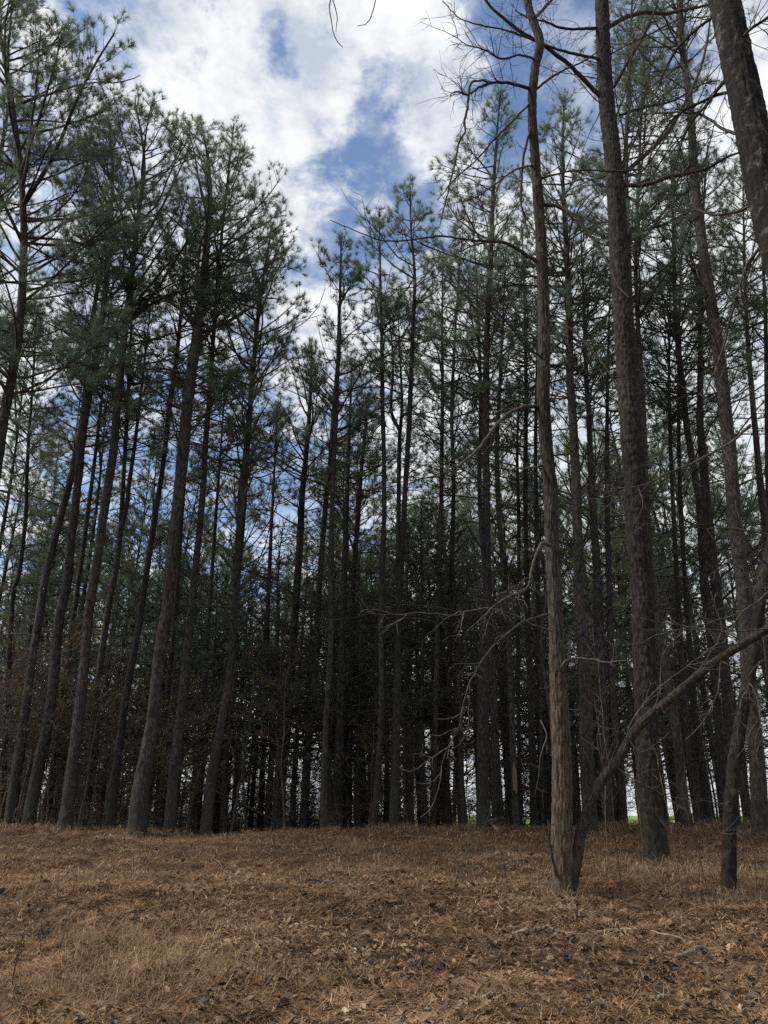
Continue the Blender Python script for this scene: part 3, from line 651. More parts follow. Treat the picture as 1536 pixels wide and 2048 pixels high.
def zone_label(px, y):
    if px < 380: z = 'left'
    elif px < 760: z = 'midleft'
    elif px < 1110: z = 'midright'
    else: z = 'right'
    far = y > 32
    t = {'left': ('shaded pine standing second row behind the left-hand trunks', 'distant thin pine glimpsed between the left-hand trunks'),
         'midleft': ('shaded pine behind the evergreen thicket below the cloud gap', 'distant thin pine glimpsed under the cloud gap'),
         'midright': ('shaded pine behind the dark cedar clump beside the brown forked tree', 'distant thin pine seen left of the brown forked tree'),
         'right': ('shaded pine deep behind the scaly giant and slanting stem', 'distant thin pine against the bright field edge behind the scaly giant')}[z][1 if far else 0]
    return t, t.replace('pine', 'pines', 1)

rng = np.random.default_rng(5)
placed = list(hero_ground)
nfill = 0
tries = 0
while nfill < 105 and tries < 9000:
    tries += 1
    y = math.sqrt(rng.uniform(21.0 ** 2, 52 ** 2)); x = rng.uniform(-1, 1) * (0.56 * y + 1.5)
    zb = float(ground_z(x, y))
    px, py = to_px((x, y, zb + 4))
    if 560 < px < 900 and y < 22: continue
    if px > 1120 and y > 30 and rng.uniform() < 0.55: continue
    if min((x - a) ** 2 + (y - b) ** 2 for a, b in placed) < (1.5 if y < 30 else 1.9) ** 2: continue
    lim = np.interp(px, [0, 130, 250, 520, 600, 700, 870, 960, 1100, 1536], [480, 560, 820, 880, 860, 860, 760, 560, 500, 480]) + rng.uniform(0, 200)
    k = rng.integers(0, len(MODELS)); s = rng.uniform(0.88, 1.12)
    hmax = W(px, lim, y)[2] - zb
    s = min(s, hmax / MODELS[k][0])
    if s < 0.42: continue
    lab, grp = zone_label(px, y)
    place_model(MODELS[k], x, y, s, rng.uniform(0, 6.28), (rng.normal(0.012 if px > 800 else 0.0, 0.016), rng.normal(0, 0.015)), lab, grp)
    placed.append((x, y)); nfill += 1

# ------------------------------------------------------------------ dark cedars and layered evergreens of the understorey
def model_cedar(seed, H, cb, R, el, dens, nl=0.085, M=10, whorl=0.24, ded=26):
    rng = np.random.default_rng(seed)
    n = 7; z = np.linspace(0, H, n)
    ax0 = np.stack([np.cumsum(rng.normal(0, 0.04, n)), np.cumsum(rng.normal(0, 0.04, n)), z], 1); ax0[0, :2] = 0
    g, ax, rr = trunk_geo(ax0, 0.085 * (1 - 0.92 * z / H), 8, 0.03, rng, 0.4)
    tm = g.mesh('trunk', [M_TWIG])
    c = crown_of(ax, cb, R, rng, M=M, nl=nl, nw=0.012, whorl=whorl, el=el, dens=dens, prof='cone', twig=0.17, spread=(0.15, 1.0), curl=0.1)
    dead_limbs(c, ax, 0.05, cb + 0.15, ded, 1.5, rng, (-20, 20))
    return H, tm, c.mesh('crown', [M_TWIG, M_CEDAR])
CEDARS = [model_cedar(50, 7.5, .36, 1.6, (0, 40), .75, whorl=.34), model_cedar(51, 6.5, .36, 1.5, (-8, 35), .75, whorl=.34), model_cedar(52, 8.0, .42, 2.1, (-12, 25), .85, whorl=0.5), model_cedar(53, 5.5, .42, 1.7, (-10, 25), .8, whorl=.36)]
CED = [ # px, depth, top py, model
 (770, 21, 1090, 0), (815, 19.5, 1060, 1), (850, 18.8, 1015, 0), (890, 20, 1020, 0), (925, 18.6, 1060, 1), (955, 21, 1090, 2), (1010, 21.5, 1180, 3),
 (470, 19.5, 1130, 2), (535, 18.6, 1055, 2), (590, 20.5, 1060, 2), (640, 19.5, 1150, 3), (690, 20.5, 1180, 3),
 (120, 20, 1190, 3), (205, 18.7, 1150, 1), (262, 19.5, 1170, 3), (350, 20.5, 1120, 2), (40, 19, 1210, 3), (405, 20.5, 1150, 1), (-30, 20, 1160, 1), (560, 18.2, 1240, 3), (330, 18.0, 1250, 3), (720, 18.5, 1270, 3), (455, 18.6, 1190, 3), (620, 21.5, 1200, 3), (300, 21.5, 1130, 1), (165, 21, 1170, 3), (505, 21, 1150, 0), (665, 18.8, 1210, 3), (745, 22, 1130, 1), (870, 22.5, 1050, 2), (95, 18.4, 1240, 3),
 (1235, 19.5, 1190, 3), (1370, 19.5, 1120, 2), (1400, 21, 1170, 1), (1320, 22, 1210, 3), (1500, 19.5, 1220, 3), (1140, 22, 1240, 3), (1090, 20, 1260, 3)]
crng = np.random.default_rng(77)
for px, d, ty, k in CED:
    b = W(px, 1600, d); x, y = b[0], d; zb = float(ground_z(x, y)); h = W(px, ty, d)[2] - zb
    lab = ('dark feathery evergreen in the tangled thicket behind the left-hand trunks' if px < 440 else
           'layered dark evergreen with flat sprays below the cloud gap' if px < 745 else
           'dense dark cedar in the clump just left of the straight grey pine' if px < 990 else
           'low dark evergreen behind the forked brown tree and scaly giant')
    place_model(CEDARS[k], x, y, h / CEDARS[k][0], crng.uniform(0, 6.28), (0, 0), lab, lab.replace('evergreen', 'evergreens').replace('cedar', 'cedars'), 'cedar_tree', 'evergreen tree')

YOUNG = [model_pine(960, 10.0, .30, 2.3, True, 16), model_pine(961, 9.0, .28, 2.1, True, 16)]
for k, (px, d, ty) in enumerate([(270, 25, 1045), (445, 27, 1105), (60, 24, 1075), (160, 28, 1110), (610, 26, 1085), (735, 25, 900), (840, 27, 1020), (1010, 26, 930), (1245, 24, 960), (1330, 25, 900), (1400, 27, 880), (1190, 27, 880), (1490, 24, 930), (350, 31, 1130), (540, 31, 1120), (925, 30, 960), (1100, 28, 980), (-20, 27, 1010), (690, 31, 1120)]):
    b = W(px, 1600, d); zb = float(ground_z(b[0], d)); m = YOUNG[k % 2]
    lab = 'young olive green bushy pine below the tall crowns, %s' % ('behind the left-hand trunks' if px < 700 else 'behind the middle trunks' if px < 1120 else 'behind the scaly giant')
    place_model(m, b[0], d, (W(px, ty, d)[2] - zb) / m[0], 1.3 * k, (0, 0), lab, lab.replace('young olive green bushy pine', 'young olive green bushy pines'))

# ------------------------------------------------------------------ bare saplings and brush
def model_bare(seed, H, r0, nb, ln, el=(20, 65), leaf=0.0, twm=None):
    rng = np.random.default_rng(seed)
    n = 8; z = np.linspace(0, H, n)
    ax0 = np.stack([np.cumsum(rng.normal(0, 0.045 * H / 4, n)), np.cumsum(rng.normal(0, 0.045 * H / 4, n)), z], 1); ax0[0, :2] = 0
    g, ax, rr = trunk_geo(ax0, r0 * (1 - 0.85 * z / H), 7, 0.03, rng, 0.25, 0.2)
    tm = g.mesh('trunk', [twm or M_TWIG])
    c = Geo()
    hs = rng.uniform(0.2, 1.0, nb); S = np.stack([np.interp(hs * H, ax[:, 2], ax[:, i]) for i in range(3)], 1)
    az = rng.uniform(0, 6.28, nb); e = np.radians(rng.uniform(el[0], el[1], nb))
    D = np.stack([np.cos(az) * np.cos(e), np.sin(az) * np.cos(e), np.sin(e)], 1)
    l = ln * (1.15 - 0.8 * hs) * rng.uniform(0.4, 1.2, nb)
    P = grow(S, D, l, 7, 0.2, 0.15, rng)
    c.tubes(P, (r0 * 0.32) * np.linspace(1, 0.25, 7)[None] * np.ones((nb, 1)), 4, 0)
    cur = P; L0 = l
    for lev in range(2):
        B = len(cur); k = 5 if lev == 0 else 4; i = np.repeat(np.arange(B), k); K = len(i)
        tp, td = at_s(cur, i, rng.uniform(0.15, 1, K)); L1 = L0[i] * rng.uniform(0.25, 0.6, K)
        T = grow(tp, tilted(td, rng.uniform(0.4, 1.0, K), rng, 0.9), L1, 5, 0.05, 0.17, rng)
        c.tubes(T, (0.0048 if lev == 0 else 0.0032) * np.linspace(1, 0.5, 5)[None] * np.ones((K, 1)), 3, 0)
        cur = T; L0 = L1
    if leaf > 0:
        pos = cur[:, -1]; kk = rng.uniform(0, 1, len(pos)) < leaf; pos = pos[kk]; N = len(pos)
        needles(c, pos, norm(rng.standard_normal((N, 3))), 3, 0.06, 0.03, rng, 1, (0.2, 1.4))
    return H, tm, c.mesh('crown', [twm or M_TWIG, M_BRUSHLEAF])
BRUSH = [model_bare(30, 2.6, 0.018, 22, 1.3, (5, 60), 0.35, M_BROWNTWIG), model_bare(31, 3.2, 0.022, 24, 1.4, (0, 55), 0.1, M_BROWNTWIG), model_bare(32, 2.2, 0.016, 22, 1.2, (0, 50), 0.0, M_TWIG)]
SAPS = [model_bare(40, 7.0, 0.04, 22, 2.0), model_bare(41, 5.5, 0.03, 20, 1.8), model_bare(42, 8.5, 0.05, 24, 2.2)]
brng = np.random.default_rng(3)
bl = 'brown twiggy brush with a few withered leaves among the left-hand trunk feet'
for px, d, s in [(-20, 16.4, 1.0), (25, 16.9, 1.1), (60, 17.4, 1.2), (100, 16.6, 1.0), (140, 17.6, 1.1), (185, 16.6, .9), (205, 17.8, 1.1), (250, 17.1, .9), (15, 18.2, 1.2), (120, 18.6, 1.25), (290, 17.8, 1.0), (40, 16.1, .9), (85, 16.2, .85), (165, 16.2, .95), (215, 16.4, .8), (300, 16.6, .7), (345, 17, .8), (-5, 17.2, 1.2), (235, 18.4, 1.2), (380, 17.6, .9)]:
    b = W(px, 1600, d); place_model(BRUSH[brng.integers(0, 2)], b[0], d, s * 1.15, brng.uniform(0, 6.28), (0, 0), bl, 'brown brush at the feet of the pines', 'brush_shrub', 'shrub')
bl2 = 'bare grey scrub bush in the shade along the wood edge'
for j in range(80):
    px = brng.uniform(-20, 1560) if j < 40 else brng.uniform(-20, 1080); d = brng.uniform(16.3, 22) if j < 40 else brng.uniform(20, 34); b = W(px, 1600, d)
    place_model(BRUSH[2] if brng.uniform() < 0.6 else BRUSH[1], b[0], d, brng.uniform(0.6, 1.25), brng.uniform(0, 6.28), (0, 0), bl2, 'bare scrub along the wood edge', 'scrub_shrub', 'shrub')
EDGE = model_cedar(33, 3.4, .06, 1.7, (5, 60), 0.8, 0.10, 7, 0.22, 30)
EDGE[2].materials[1] = M_EDGE
EDGE2 = model_bare(34, 3.6, 0.02, 26, 1.7, (0, 60), 0.6, M_BROWNTWIG); EDGE2[2].materials[1] = M_EDGE
el_ = 'grey green scrub bush at the far field edge seen low between the trunks'
for j in range(80):
    px = -60 + (1190 if j < 50 else 850) * ((j * 0.618034) % 1.0); d = brng.uniform(30, 50); b = W(px, 1600, d)
    place_model(EDGE if j % 3 else EDGE2, b[0], d, brng.uniform(0.6, 1.35), brng.uniform(0, 6.28), (0, 0), el_, 'scrub at the far field edge', 'edge_shrub', 'shrub')
sl = 'bare leafless sapling reaching up between the pine trunks'
for j in range(36):
    px = brng.uniform(-20, 1560); d = brng.uniform(16.5, 27); b = W(px, 1600, d)
    place_model(SAPS[brng.integers(0, 3)], b[0], d, brng.uniform(0.65, 1.15), brng.uniform(0, 6.28), (brng.normal(0, .03), brng.normal(0, .03)), sl, 'leafless saplings in the wood', 'bare_sapling', 'sapling')

# ------------------------------------------------------------------ big trees of the right foreground
def branch_part(root, base, d, pts, mat, rng, tw=(8, 0.6), name='branch', curl=0.0, wob=0.004, lo=0.15, sides=7):
    tw = (int(tw[0] * (1.1 if mat is M_GREYTWIG else 2.1)), tw[1] * (0.9 if mat is M_GREYTWIG else 1.15))
    c = curve(pts, d, base, wob, rng); g = Geo(); g.tubes(c[:, :3], np.maximum(c[:, 3] * (0.75 if mat is M_GREYTWIG else 1.0), 0.0018), sides, 0)
    if tw[0]: twigs_on(g, c[:, :3], c[:, 3].mean(), rng, tw[0], tw[1], 2, 0, curl, lo)
    return g.build(name, [mat], root)

def big_tree(name, label, cat, d, pts, mat, sides, plates, seed, flare=0.45, step=0.035, basefix=True):
    rng = np.random.default_rng(seed)
    P = np.array([W(q[0], q[1], d + (q[3] if len(q) > 3 else 0)) for q in pts]); r = np.array([0.5 * px2m(q[2], p) for q, p in zip(pts, P)])
    gz = float(ground_z(P[0][0], P[0][1])); d0 = (P[1] - P[0]) / (P[1][2] - P[0][2]); P[0] = P[0] + d0 * (gz - 0.05 - P[0][2])
    base = P[0].copy(); root = empty(name, base, label, cat)
    g, ax, rr = trunk_geo(P - base, r, sides, 0.012, rng, step, flare, plates)
    g.build('trunk', [mat], root)
    return root, base, ax, rng

# scaly giant pine
dA = float(G(1311, 1727)[1])
rootA, bA, axA, rA = big_tree('pine_tree', 'big scaly pine standing forward at right, thickest trunk of the wood', 'pine tree', dA,
    [(1311,1727,54),(1305,1660,49),(1302,1619,47),(1297,1534,46),(1293,1420,44),(1289,1307,43),(1285,1186,42),(1277,1072,43),(1270,959,42),(1263,873,42),(1258,788,41),(1248,650,39),(1238,500,36),(1229,350,33),(1213,200,29),(1207,100,27),(1203,0,25),(1190,-250,17),(1180,-600,5)],
    M_BIGPINE, 84, (0.060, 0.13, 0.026), 201, 0.15)
for pts in [[(1250,345,9),(1273,325,9),(1308,295,8,-.1),(1338,260,8,-.2),(1363,220,7,-.3),(1383,180,6,-.4),(1403,130,5,-.5),(1418,60,4,-.6),(1430,-60,3,-.7)],
            [(1248,370,9),(1293,370,8,-.2),(1333,355,8,-.3),(1378,347,7,-.4),(1418,335,6,-.5),(1463,310,5,-.7),(1500,300,3,-.8)],
            [(1216,55,9),(1248,37,9,.1),(1288,25,8,.2),(1333,27,7,.3),(1383,17,6,.4),(1420,8,4,.5),(1470,-20,2,.6)],
            [(1228,175,6),(1258,120,6,-.2),(1288,70,5,-.3),(1313,10,4,-.4),(1325,-60,3,-.5)],
            [(1200,192,9),(1168,160,9,-.1),(1138,130,8,-.2),(1108,107,8,-.3),(1088,90,7,-.35),(1043,65,7,-.45),(1008,37,6,-.5),(983,15,5,-.55),(968,-5,5,-.6),(930,-60,3,-.7)],
            [(1212,120,6),(1168,112,6,-.15),(1118,100,5,-.3),(1060,78,4,-.5),(1010,60,3,-.6),(958,50,3,-.7),(918,35,2,-.8),(885,2,2,-.9)],
            [(1196,57,6),(1178,57,6,-.1),(1150,58,5,-.2),(1118,55,5,-.3),(1093,43,4,-.4),(1060,38,3,-.5),(1030,20,2,-.6)],
            [(1246,345,6),(1250,300,6,-.1),(1255,240,5,-.2),(1261,200,5,-.2),(1258,150,4,-.3),(1266,90,3,-.3),(1262,20,2,-.4)],
            [(1258,510,7),(1261,470,7,-.1),(1264,455,6,-.12)],
            [(1262,600,6),(1300,560,5,-.2),(1345,520,4,-.4),(1372,470,3,-.5),(1400,420,2,-.6)],
            [(1225,480,4),(1180,440,4,.2),(1130,420,3,.4),(1080,380,2,.6)],
            [(1240,230,5),(1290,215,5,.2),(1350,200,4,.4),(1400,170,3,.6),(1440,160,2,.7)]]:
    branch_part(rootA, bA, dA, pts, M_TWIG, rA, (max(4, len(pts) + 3) if len(pts) > 4 else 0, 0.55))
g = crown_of(axA, 0.80, 2.4, rA, M=18, nl=0.19, nw=0.005)
dead_limbs(g, axA, 0.30, 0.78, 44, 2.0, rA, (-5, 45), 0, 0.016); g.build('crown', [M_TWIG, M_NEEDLE], rootA)

# furrowed brown forked tree
dB = float(G(1125, 1793)[1])
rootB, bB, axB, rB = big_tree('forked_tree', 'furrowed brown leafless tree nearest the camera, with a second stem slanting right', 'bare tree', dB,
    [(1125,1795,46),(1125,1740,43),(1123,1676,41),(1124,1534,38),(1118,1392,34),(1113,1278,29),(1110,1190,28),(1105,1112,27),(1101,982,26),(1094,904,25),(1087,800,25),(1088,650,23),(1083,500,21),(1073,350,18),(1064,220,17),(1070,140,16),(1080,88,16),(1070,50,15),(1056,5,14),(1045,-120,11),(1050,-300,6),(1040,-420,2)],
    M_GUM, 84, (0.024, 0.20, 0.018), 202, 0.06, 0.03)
st = curve([(1138,1800,20,-.02),(1147,1752,25,-.03),(1156,1704,25),(1166,1647,24),(1194,1576,22,-.05),(1236,1520,22,-.1),(1276,1454,21,-.15),(1355,1386,20,-.25),(1426,1327,19,-.35),(1497,1281,18,-.45),(1560,1240,17,-.55),(1650,1160,14,-.7),(1740,1050,9,-.8),(1800,950,3,-.9)], dB, bB)
gs, ax2, _ = trunk_geo(st[:, :3], st[:, 3] * 0.86, 40, 0.012, rB, 0.035, 0.25, (0.03, 0.16, 0.008))
so = gs.build('slanting_stem', [M_STEM], rootB)
TWB = [  # traced limbs; (points, twigs, twig length, material)
 ([(1082,815,9),(1052,813,8,-.1),(1021,826,8,-.2),(995,847,7,-.3),(974,875,7,-.4),(943,912,6,-.5),(912,935,5,-.6)], 3, .4, 0),
 ([(1076,525,8),(1038,500,7,-.1),(1008,485,6,-.2),(968,482,5,-.3),(918,477,4,-.4),(878,472,4,-.5),(843,477,3,-.6),(768,482,3,-.7),(720,465,2,-.8),(660,440,1.5,-.9)], 8, .55, 0),
 ([(1063,178,7),(1018,167,6,-.2),(988,165,5,-.3),(958,175,5,-.4),(933,190,4,-.5),(914,182,3,-.6),(900,190,2,-.6)], 12, .6, 0),
 ([(985,166,4,-.3),(958,160,4,-.4),(940,170,5,-.5),(935,215,5,-.5),(928,245,5,-.5),(931,262,4,-.5),(918,285,4,-.5),(908,335,4,-.5),(895,385,3,-.5),(883,435,2.5,-.5),(880,450,2,-.5)], 5, .35, 0),
 ([(1064,185,5),(1103,155,5,.2),(1128,140,4,.3),(1168,122,3,.4),(1200,100,2,.5)], 5, .5, 0),
 ([(1068,235,5),(1050,300,5,-.1),(1043,360,5,-.1),(1043,410,4,-.1),(1053,450,4,-.1),(1059,475,3,-.1)], 2, .3, 0),
 ([(1066,200,4),(1018,250,4,-.2),(983,285,4,-.3),(958,315,3,-.4),(908,360,3,-.5),(875,400,2,-.6)], 8, .5, 0),
 ([(1086,410,8),(1118,412,7,-.1),(1143,430,7,-.2),(1168,455,6,-.3),(1193,490,6,-.4),(1218,530,5,-.5),(1238,575,4,-.6),(1258,595,3,-.7)], 5, .5, 0),
 ([(1080,357,5),(1118,347,4,-.2),(1168,340,4,-.4),(1243,342,3,-.6),(1320,330,2,-.8)], 6, .5, 0),
 ([(1122,1335,7,-.15),(1130,1322,7,-.2),(1154,1315,6,-.3),(1174,1318,6,-.4),(1199,1322,6,-.5),(1222,1325,5,-.6),(1253,1321,3,-.7)], 6, .3, 1),
 ([(1100,1090,12,-.1),(1084,1086,9,-.2),(1073,1107,7,-.3),(1063,1138,6,-.4),(1055,1175,5,-.5),(1034,1188,5,-.6),(1008,1196,5,-.7),(985,1214,4,-.8),(960,1240,3,-.9),(935,1262,2,-1)], 10, .5, 1),
 ([(1105,1262,5,-.15),(1063,1248,4,-.3),(1039,1235,4,-.4),(1006,1222,4,-.5),(974,1217,4,-.6),(938,1222,3,-.7),(907,1231,3,-.8),(865,1227,2.5,-.9),(818,1227,2.5,-1),(766,1230,2,-1.1),(720,1222,1.5,-1.2)], 10, .5, 1),
 ([(1098,1228,6,-.1),(1060,1238,5,-.3),(1037,1250,5,-.4),(1016,1266,5,-.5),(990,1289,4,-.6),(966,1318,4,-.7),(948,1349,4,-.8),(933,1380,4,-.9),(927,1406,3.5,-.9),(920,1448,3.5,-1),(907,1474,3,-1),(894,1500,3,-1.1),(884,1531,3,-1.1),(880,1568,3,-1.2),(870,1599,2.5,-1.2),(854,1625,2.5,-1.3),(841,1635,2,-1.3)], 10, .35, 1),
 ([(924,1425,3,-1),(904,1436,2.5,-1),(886,1440,2,-1),(872,1438,1.5,-1)], 0, 0, 1),
 ([(916,1456,3,-1),(896,1463,2.5,-1),(878,1471,2,-1),(862,1470,1.5,-1)], 0, 0, 1),
 ([(897,1495,3,-1.1),(870,1513,2.5,-1.1),(844,1529,2.5,-1.1),(828,1542,2,-1.1),(805,1540,2,-1.1),(787,1526,1.5,-1.1)], 2, .25, 1),
 ([(883,1544,2.5,-1.1),(870,1560,2.5,-1.1),(847,1568,2,-1.2),(830,1566,1.5,-1.2)], 0, 0, 1),
 ([(940,1370,3,-.9),(938,1410,2.5,-.9),(934,1458,2.5,-1),(922,1484,2,-1),(902,1499,1.5,-1)], 0, 0, 1),
 ([(1092,930,5),(1050,938,4,-.2),(1030,935,3,-.4),(1018,944,3,-.5)], 2, .3, 0),
 ([(1080,1440,3,-.1),(1093,1470,3,-.2),(1085,1500,2.5,-.3),(1078,1530,2.5,-.3),(1076,1560,2,-.3),(1070,1590,1.5,-.3)], 4, .3, 1),
 ([(1108,1290,3,-.15),(1118,1340,2.5,-.2),(1125,1360,2,-.2),(1105,1372,2,-.25),(1078,1378,1.5,-.3)], 0, 0, 1),
 ([(1112,1750,6,-.1),(1100,1690,5,-.25),(1098,1660,4,-.3),(1096,1640,3,-.3)], 2, .2, 0),
 # off the slanting stem
 ([(1231,1533,4,-.1),(1270,1560,3,-.2),(1304,1577,3,-.3),(1336,1596,3,-.4),(1370,1622,2.5,-.5),(1407,1647,2.5,-.5),(1426,1662,2,-.5),(1461,1670,1.5,-.5)], 6, .35, 1),
 ([(1245,1505,5,-.15),(1255,1474,4,-.2),(1260,1449,4,-.3),(1282,1417,4,-.3),(1304,1389,3.5,-.4),(1336,1361,3.5,-.4),(1372,1335,3,-.5),(1407,1307,3,-.5),(1429,1291,2.5,-.5),(1446,1287,2.5,-.5),(1460,1264,2,-.5),(1475,1235,1.5,-.5)], 9, .4, 1),
 ([(1441,1318,4,-.4),(1440,1345,3,-.4),(1438,1364,3,-.4),(1432,1392,3,-.45),(1418,1423,3,-.5),(1401,1452,2.5,-.5),(1384,1469,2,-.5),(1370,1480,1.5,-.5)], 4, .3, 1),
 ([(1440,1322,4,-.4),(1472,1338,3.5,-.5),(1489,1347,3.5,-.5),(1497,1369,3,-.5),(1497,1392,3,-.5),(1512,1409,2.5,-.6),(1526,1432,2,-.6),(1540,1470,1.5,-.6)], 8, .4, 1),
 ([(1253,1478,3,-.2),(1233,1460,3,-.3),(1205,1454,2.5,-.3),(1177,1449,2.5,-.4),(1168,1437,2,-.4),(1155,1410,1.5,-.4)], 3, .3, 1),
 ([(1260,1482,3,-.2),(1272,1500,2.5,-.3),(1285,1506,2.5,-.3),(1310,1490,2,-.4),(1340,1462,1.5,-.4)], 3, .3, 1),
 ([(1395,1350,4,-.3),(1418,1310,3.5,-.4),(1440,1275,3,-.4),(1444,1245,2.5,-.4),(1430,1215,2,-.4)], 5, .4, 1),
 ([(1213,1550,4,-.05),(1203,1520,3,-.1),(1195,1490,2.5,-.1),(1198,1455,2,-.1)], 4, .3, 1),
 ([(1300,1432,4,-.2),(1320,1385,3,-.3),(1322,1330,3,-.3),(1335,1295,2.5,-.4),(1375,1258,2,-.4),(1385,1250,1.5,-.4)], 5, .3, 1),
 ([(1062,45,7),(1085,20,6,.2),(1110,-10,5,.3),(1140,-60,3,.4)], 6, .5, 0),
 ([(1072,120,5),(1040,110,4,-.3),(1005,118,4,-.5),(970,100,3,-.6),(935,90,2,-.7),(905,70,1.5,-.8)], 10, .55, 0),
 ([(1068,330,4),(1030,340,4,-.3),(985,372,3,-.5),(950,395,2.5,-.6),(915,405,1.5,-.7)], 8, .5, 0),
 ([(1090,640,5),(1130,650,4,-.3),(1175,690,4,-.5),(1215,740,3,-.7),(1245,800,2,-.8)], 6, .5, 0),
 ([(1090,720,5),(1050,690,4,-.3),(1010,640,4,-.5),(965,600,3,-.7),(930,580,2,-.8)], 8, .55, 0),
]
for pts, n, l, mt in TWB:
    branch_part(rootB, bB, dB, pts, M_GREYTWIG if mt else M_TWIG, rB, (n, l))
g = Geo()
for k in range(16):   # upper limbs above the picture
    h = rB.uniform(0.72, 0.97); i = int(h * (len(axB) - 1)); a = rB.uniform(0, 6.28)
    P = grow(axB[i:i + 1], np.array([[math.cos(a) * .8, math.sin(a) * .8, .6]]), np.array([1.9 * (1.2 - h) + .5]), 9, 0.2, 0.12, rB)
    g.tubes(P, 0.018 * np.linspace(1, 0.25, 9)[None], 6, 0); twigs_on(g, P[0], 0.012, rB, 9, 0.6, 2)
g.build('crown', [M_TWIG], rootB)

# dark crooked tree at right
dC = float(G(1458, 1787)[1])
rootC, bC, axC, rC = big_tree('crooked_tree', 'thin blackish crooked tree with mossy bark right of the scaly giant', 'bare tree', dC,
    [(1457,1790,26),(1458,1733,26),(1461,1619,26),(1472,1505,25,.05),(1486,1420,24,.1),(1495,1364,23,.1),(1507,1307,23,.15),(1522,1190,21,.2),(1545,1080,20,.3),(1580,930,16,.4),(1600,760,12,.5),(1640,520,7,.6),(1660,350,2,.7)],
    M_DARK, 40, (0.05, 0.09, 0.014), 203, 0.2)
for pts, n, l in [
 ([(1496,1366,5),(1505,1372,4,-.1),(1512,1390,3,-.15),(1520,1430,3,-.2),(1522,1470,2,-.2),(1530,1510,1.5,-.2)], 8, .35),
 ([(1492,1385,5),(1482,1398,4,-.1),(1478,1420,3,-.15),(1474,1450,2.5,-.15),(1477,1490,1.5,-.2)], 7, .3),
 ([(1498,1350,4),(1515,1330,4,-.1),(1530,1318,3,-.15),(1560,1300,2,-.2)], 5, .4),
 ([(1465,1600,3),(1440,1610,2.5,-.2),(1410,1600,2,-.3),(1385,1605,1.5,-.4)], 4, .3),
 ([(1470,1520,3),(1490,1495,3,-.2),(1500,1465,2.5,-.3),(1515,1440,1.5,-.3)], 5, .3),
 ([(1520,1200,5,.2),(1500,1160,4),(1470,1130,3,-.2),(1440,1125,2,-.3)], 7, .4),
 ([(1535,1130,5,.25),(1500,1090,4),(1480,1040,3,-.2),(1470,1000,2,-.2)], 7, .4)]:
    branch_part(rootC, bC, dC, pts, M_GREYTWIG, rC, (n, l))

# lichen-covered trunk leaning in at the upper right corner
dD = 6.6
rootD, bD, axD, rD = big_tree('lichen_tree', 'thick lichen-patched trunk leaning in across the upper right corner', 'bare tree', dD,
    [(2080,2150,72,-1.2),(1950,1800,70,-.9),(1820,1400,69,-.6),(1720,1050,67,-.4),(1640,780,66,-.2),(1575,560,64,-.1),(1536,420,62),(1512,300,61),(1492,200,60),(1470,100,58),(1449,0,56),(1420,-150,50),(1390,-350,36),(1370,-600,16)],
    M_LICHEN, 72, (0.07, 0.13, 0.012), 204, 0.3)
for pts, n, l in [
 ([(1500,850,6),(1469,879,5,-.1),(1426,905,4.5,-.2),(1384,927,4,-.3),(1341,944,3.5,-.4),(1293,967,3,-.5),(1253,977,2.5,-.6),(1213,977,2,-.7),(1168,970,1.5,-.8)], 6, .4),
 ([(1700,1100,6),(1600,1078,5,-.1),(1536,1068,4,-.2),(1455,1058,3,-.3),(1384,1055,2.5,-.4),(1327,1049,2,-.5),(1259,1048,1.5,-.6)], 4, .35),
 ([(1700,1050,7),(1620,1120,6),(1536,1186,4,-.2),(1500,1215,3,-.3),(1455,1235,3,-.4),(1400,1250,2.5,-.5),(1340,1262,2,-.6),(1270,1258,1.5,-.7)], 6, .35),
 ([(1790,1250,6),(1680,1250,5),(1590,1256,4,-.1),(1512,1260,3,-.2),(1469,1263,2.5,-.3),(1384,1258,2,-.4),(1327,1263,1.5,-.5)], 4, .3),
 ([(1495,190,9),(1450,185,7,.3),(1400,205,6,.5),(1350,235,5,.7),(1310,290,4,.9),(1290,340,3,1)], 9, .6),
 ([(1505,270,8),(1455,262,6,.3),(1400,228,5,.6),(1350,225,4,.8),(1300,228,3,1),(1262,225,2,1.2)], 8, .6),
 ([(1480,130,8),(1440,175,6,.3),(1410,215,5,.5),(1380,250,4,.7),(1350,330,3,.9),(1335,420,2,1)], 8, .6),
 ([(1530,400,8),(1480,420,6,.3),(1430,430,5,.5),(1390,420,4,.7),(1340,440,3,.9)], 8, .6),
 ([(1545,470,7),(1500,520,6,.2),(1470,600,5,.3),(1452,680,4,.5),(1430,740,3,.6)], 9, .6),
 ([(1470,90,7),(1500,60,6,-.3),(1540,30,5,-.5),(1580,-30,3,-.7)], 8, .6),
 ([(1455,20,7),(1410,45,6,.3),(1360,90,5,.5),(1330,140,4,.7),(1310,190,3,.8)], 9, .6)]:
    branch_part(rootD, bD, dD, pts, M_TWIG, rD, (n, l))
g = Geo()
for k in range(10):
    h = rD.uniform(0.80, 0.98); i = int(h * (len(axD) - 1)); a = rD.uniform(0, 6.28)
    P = grow(axD[i:i + 1], np.array([[math.cos(a) * .8, math.sin(a) * .8, .6]]), np.array([1.6]), 9, 0.2, 0.12, rD)
    g.tubes(P, 0.02 * np.linspace(1, 0.25, 9)[None], 6, 0); twigs_on(g, P[0], 0.012, rD, 9, 0.6, 2)
g.build('crown', [M_TWIG], rootD)

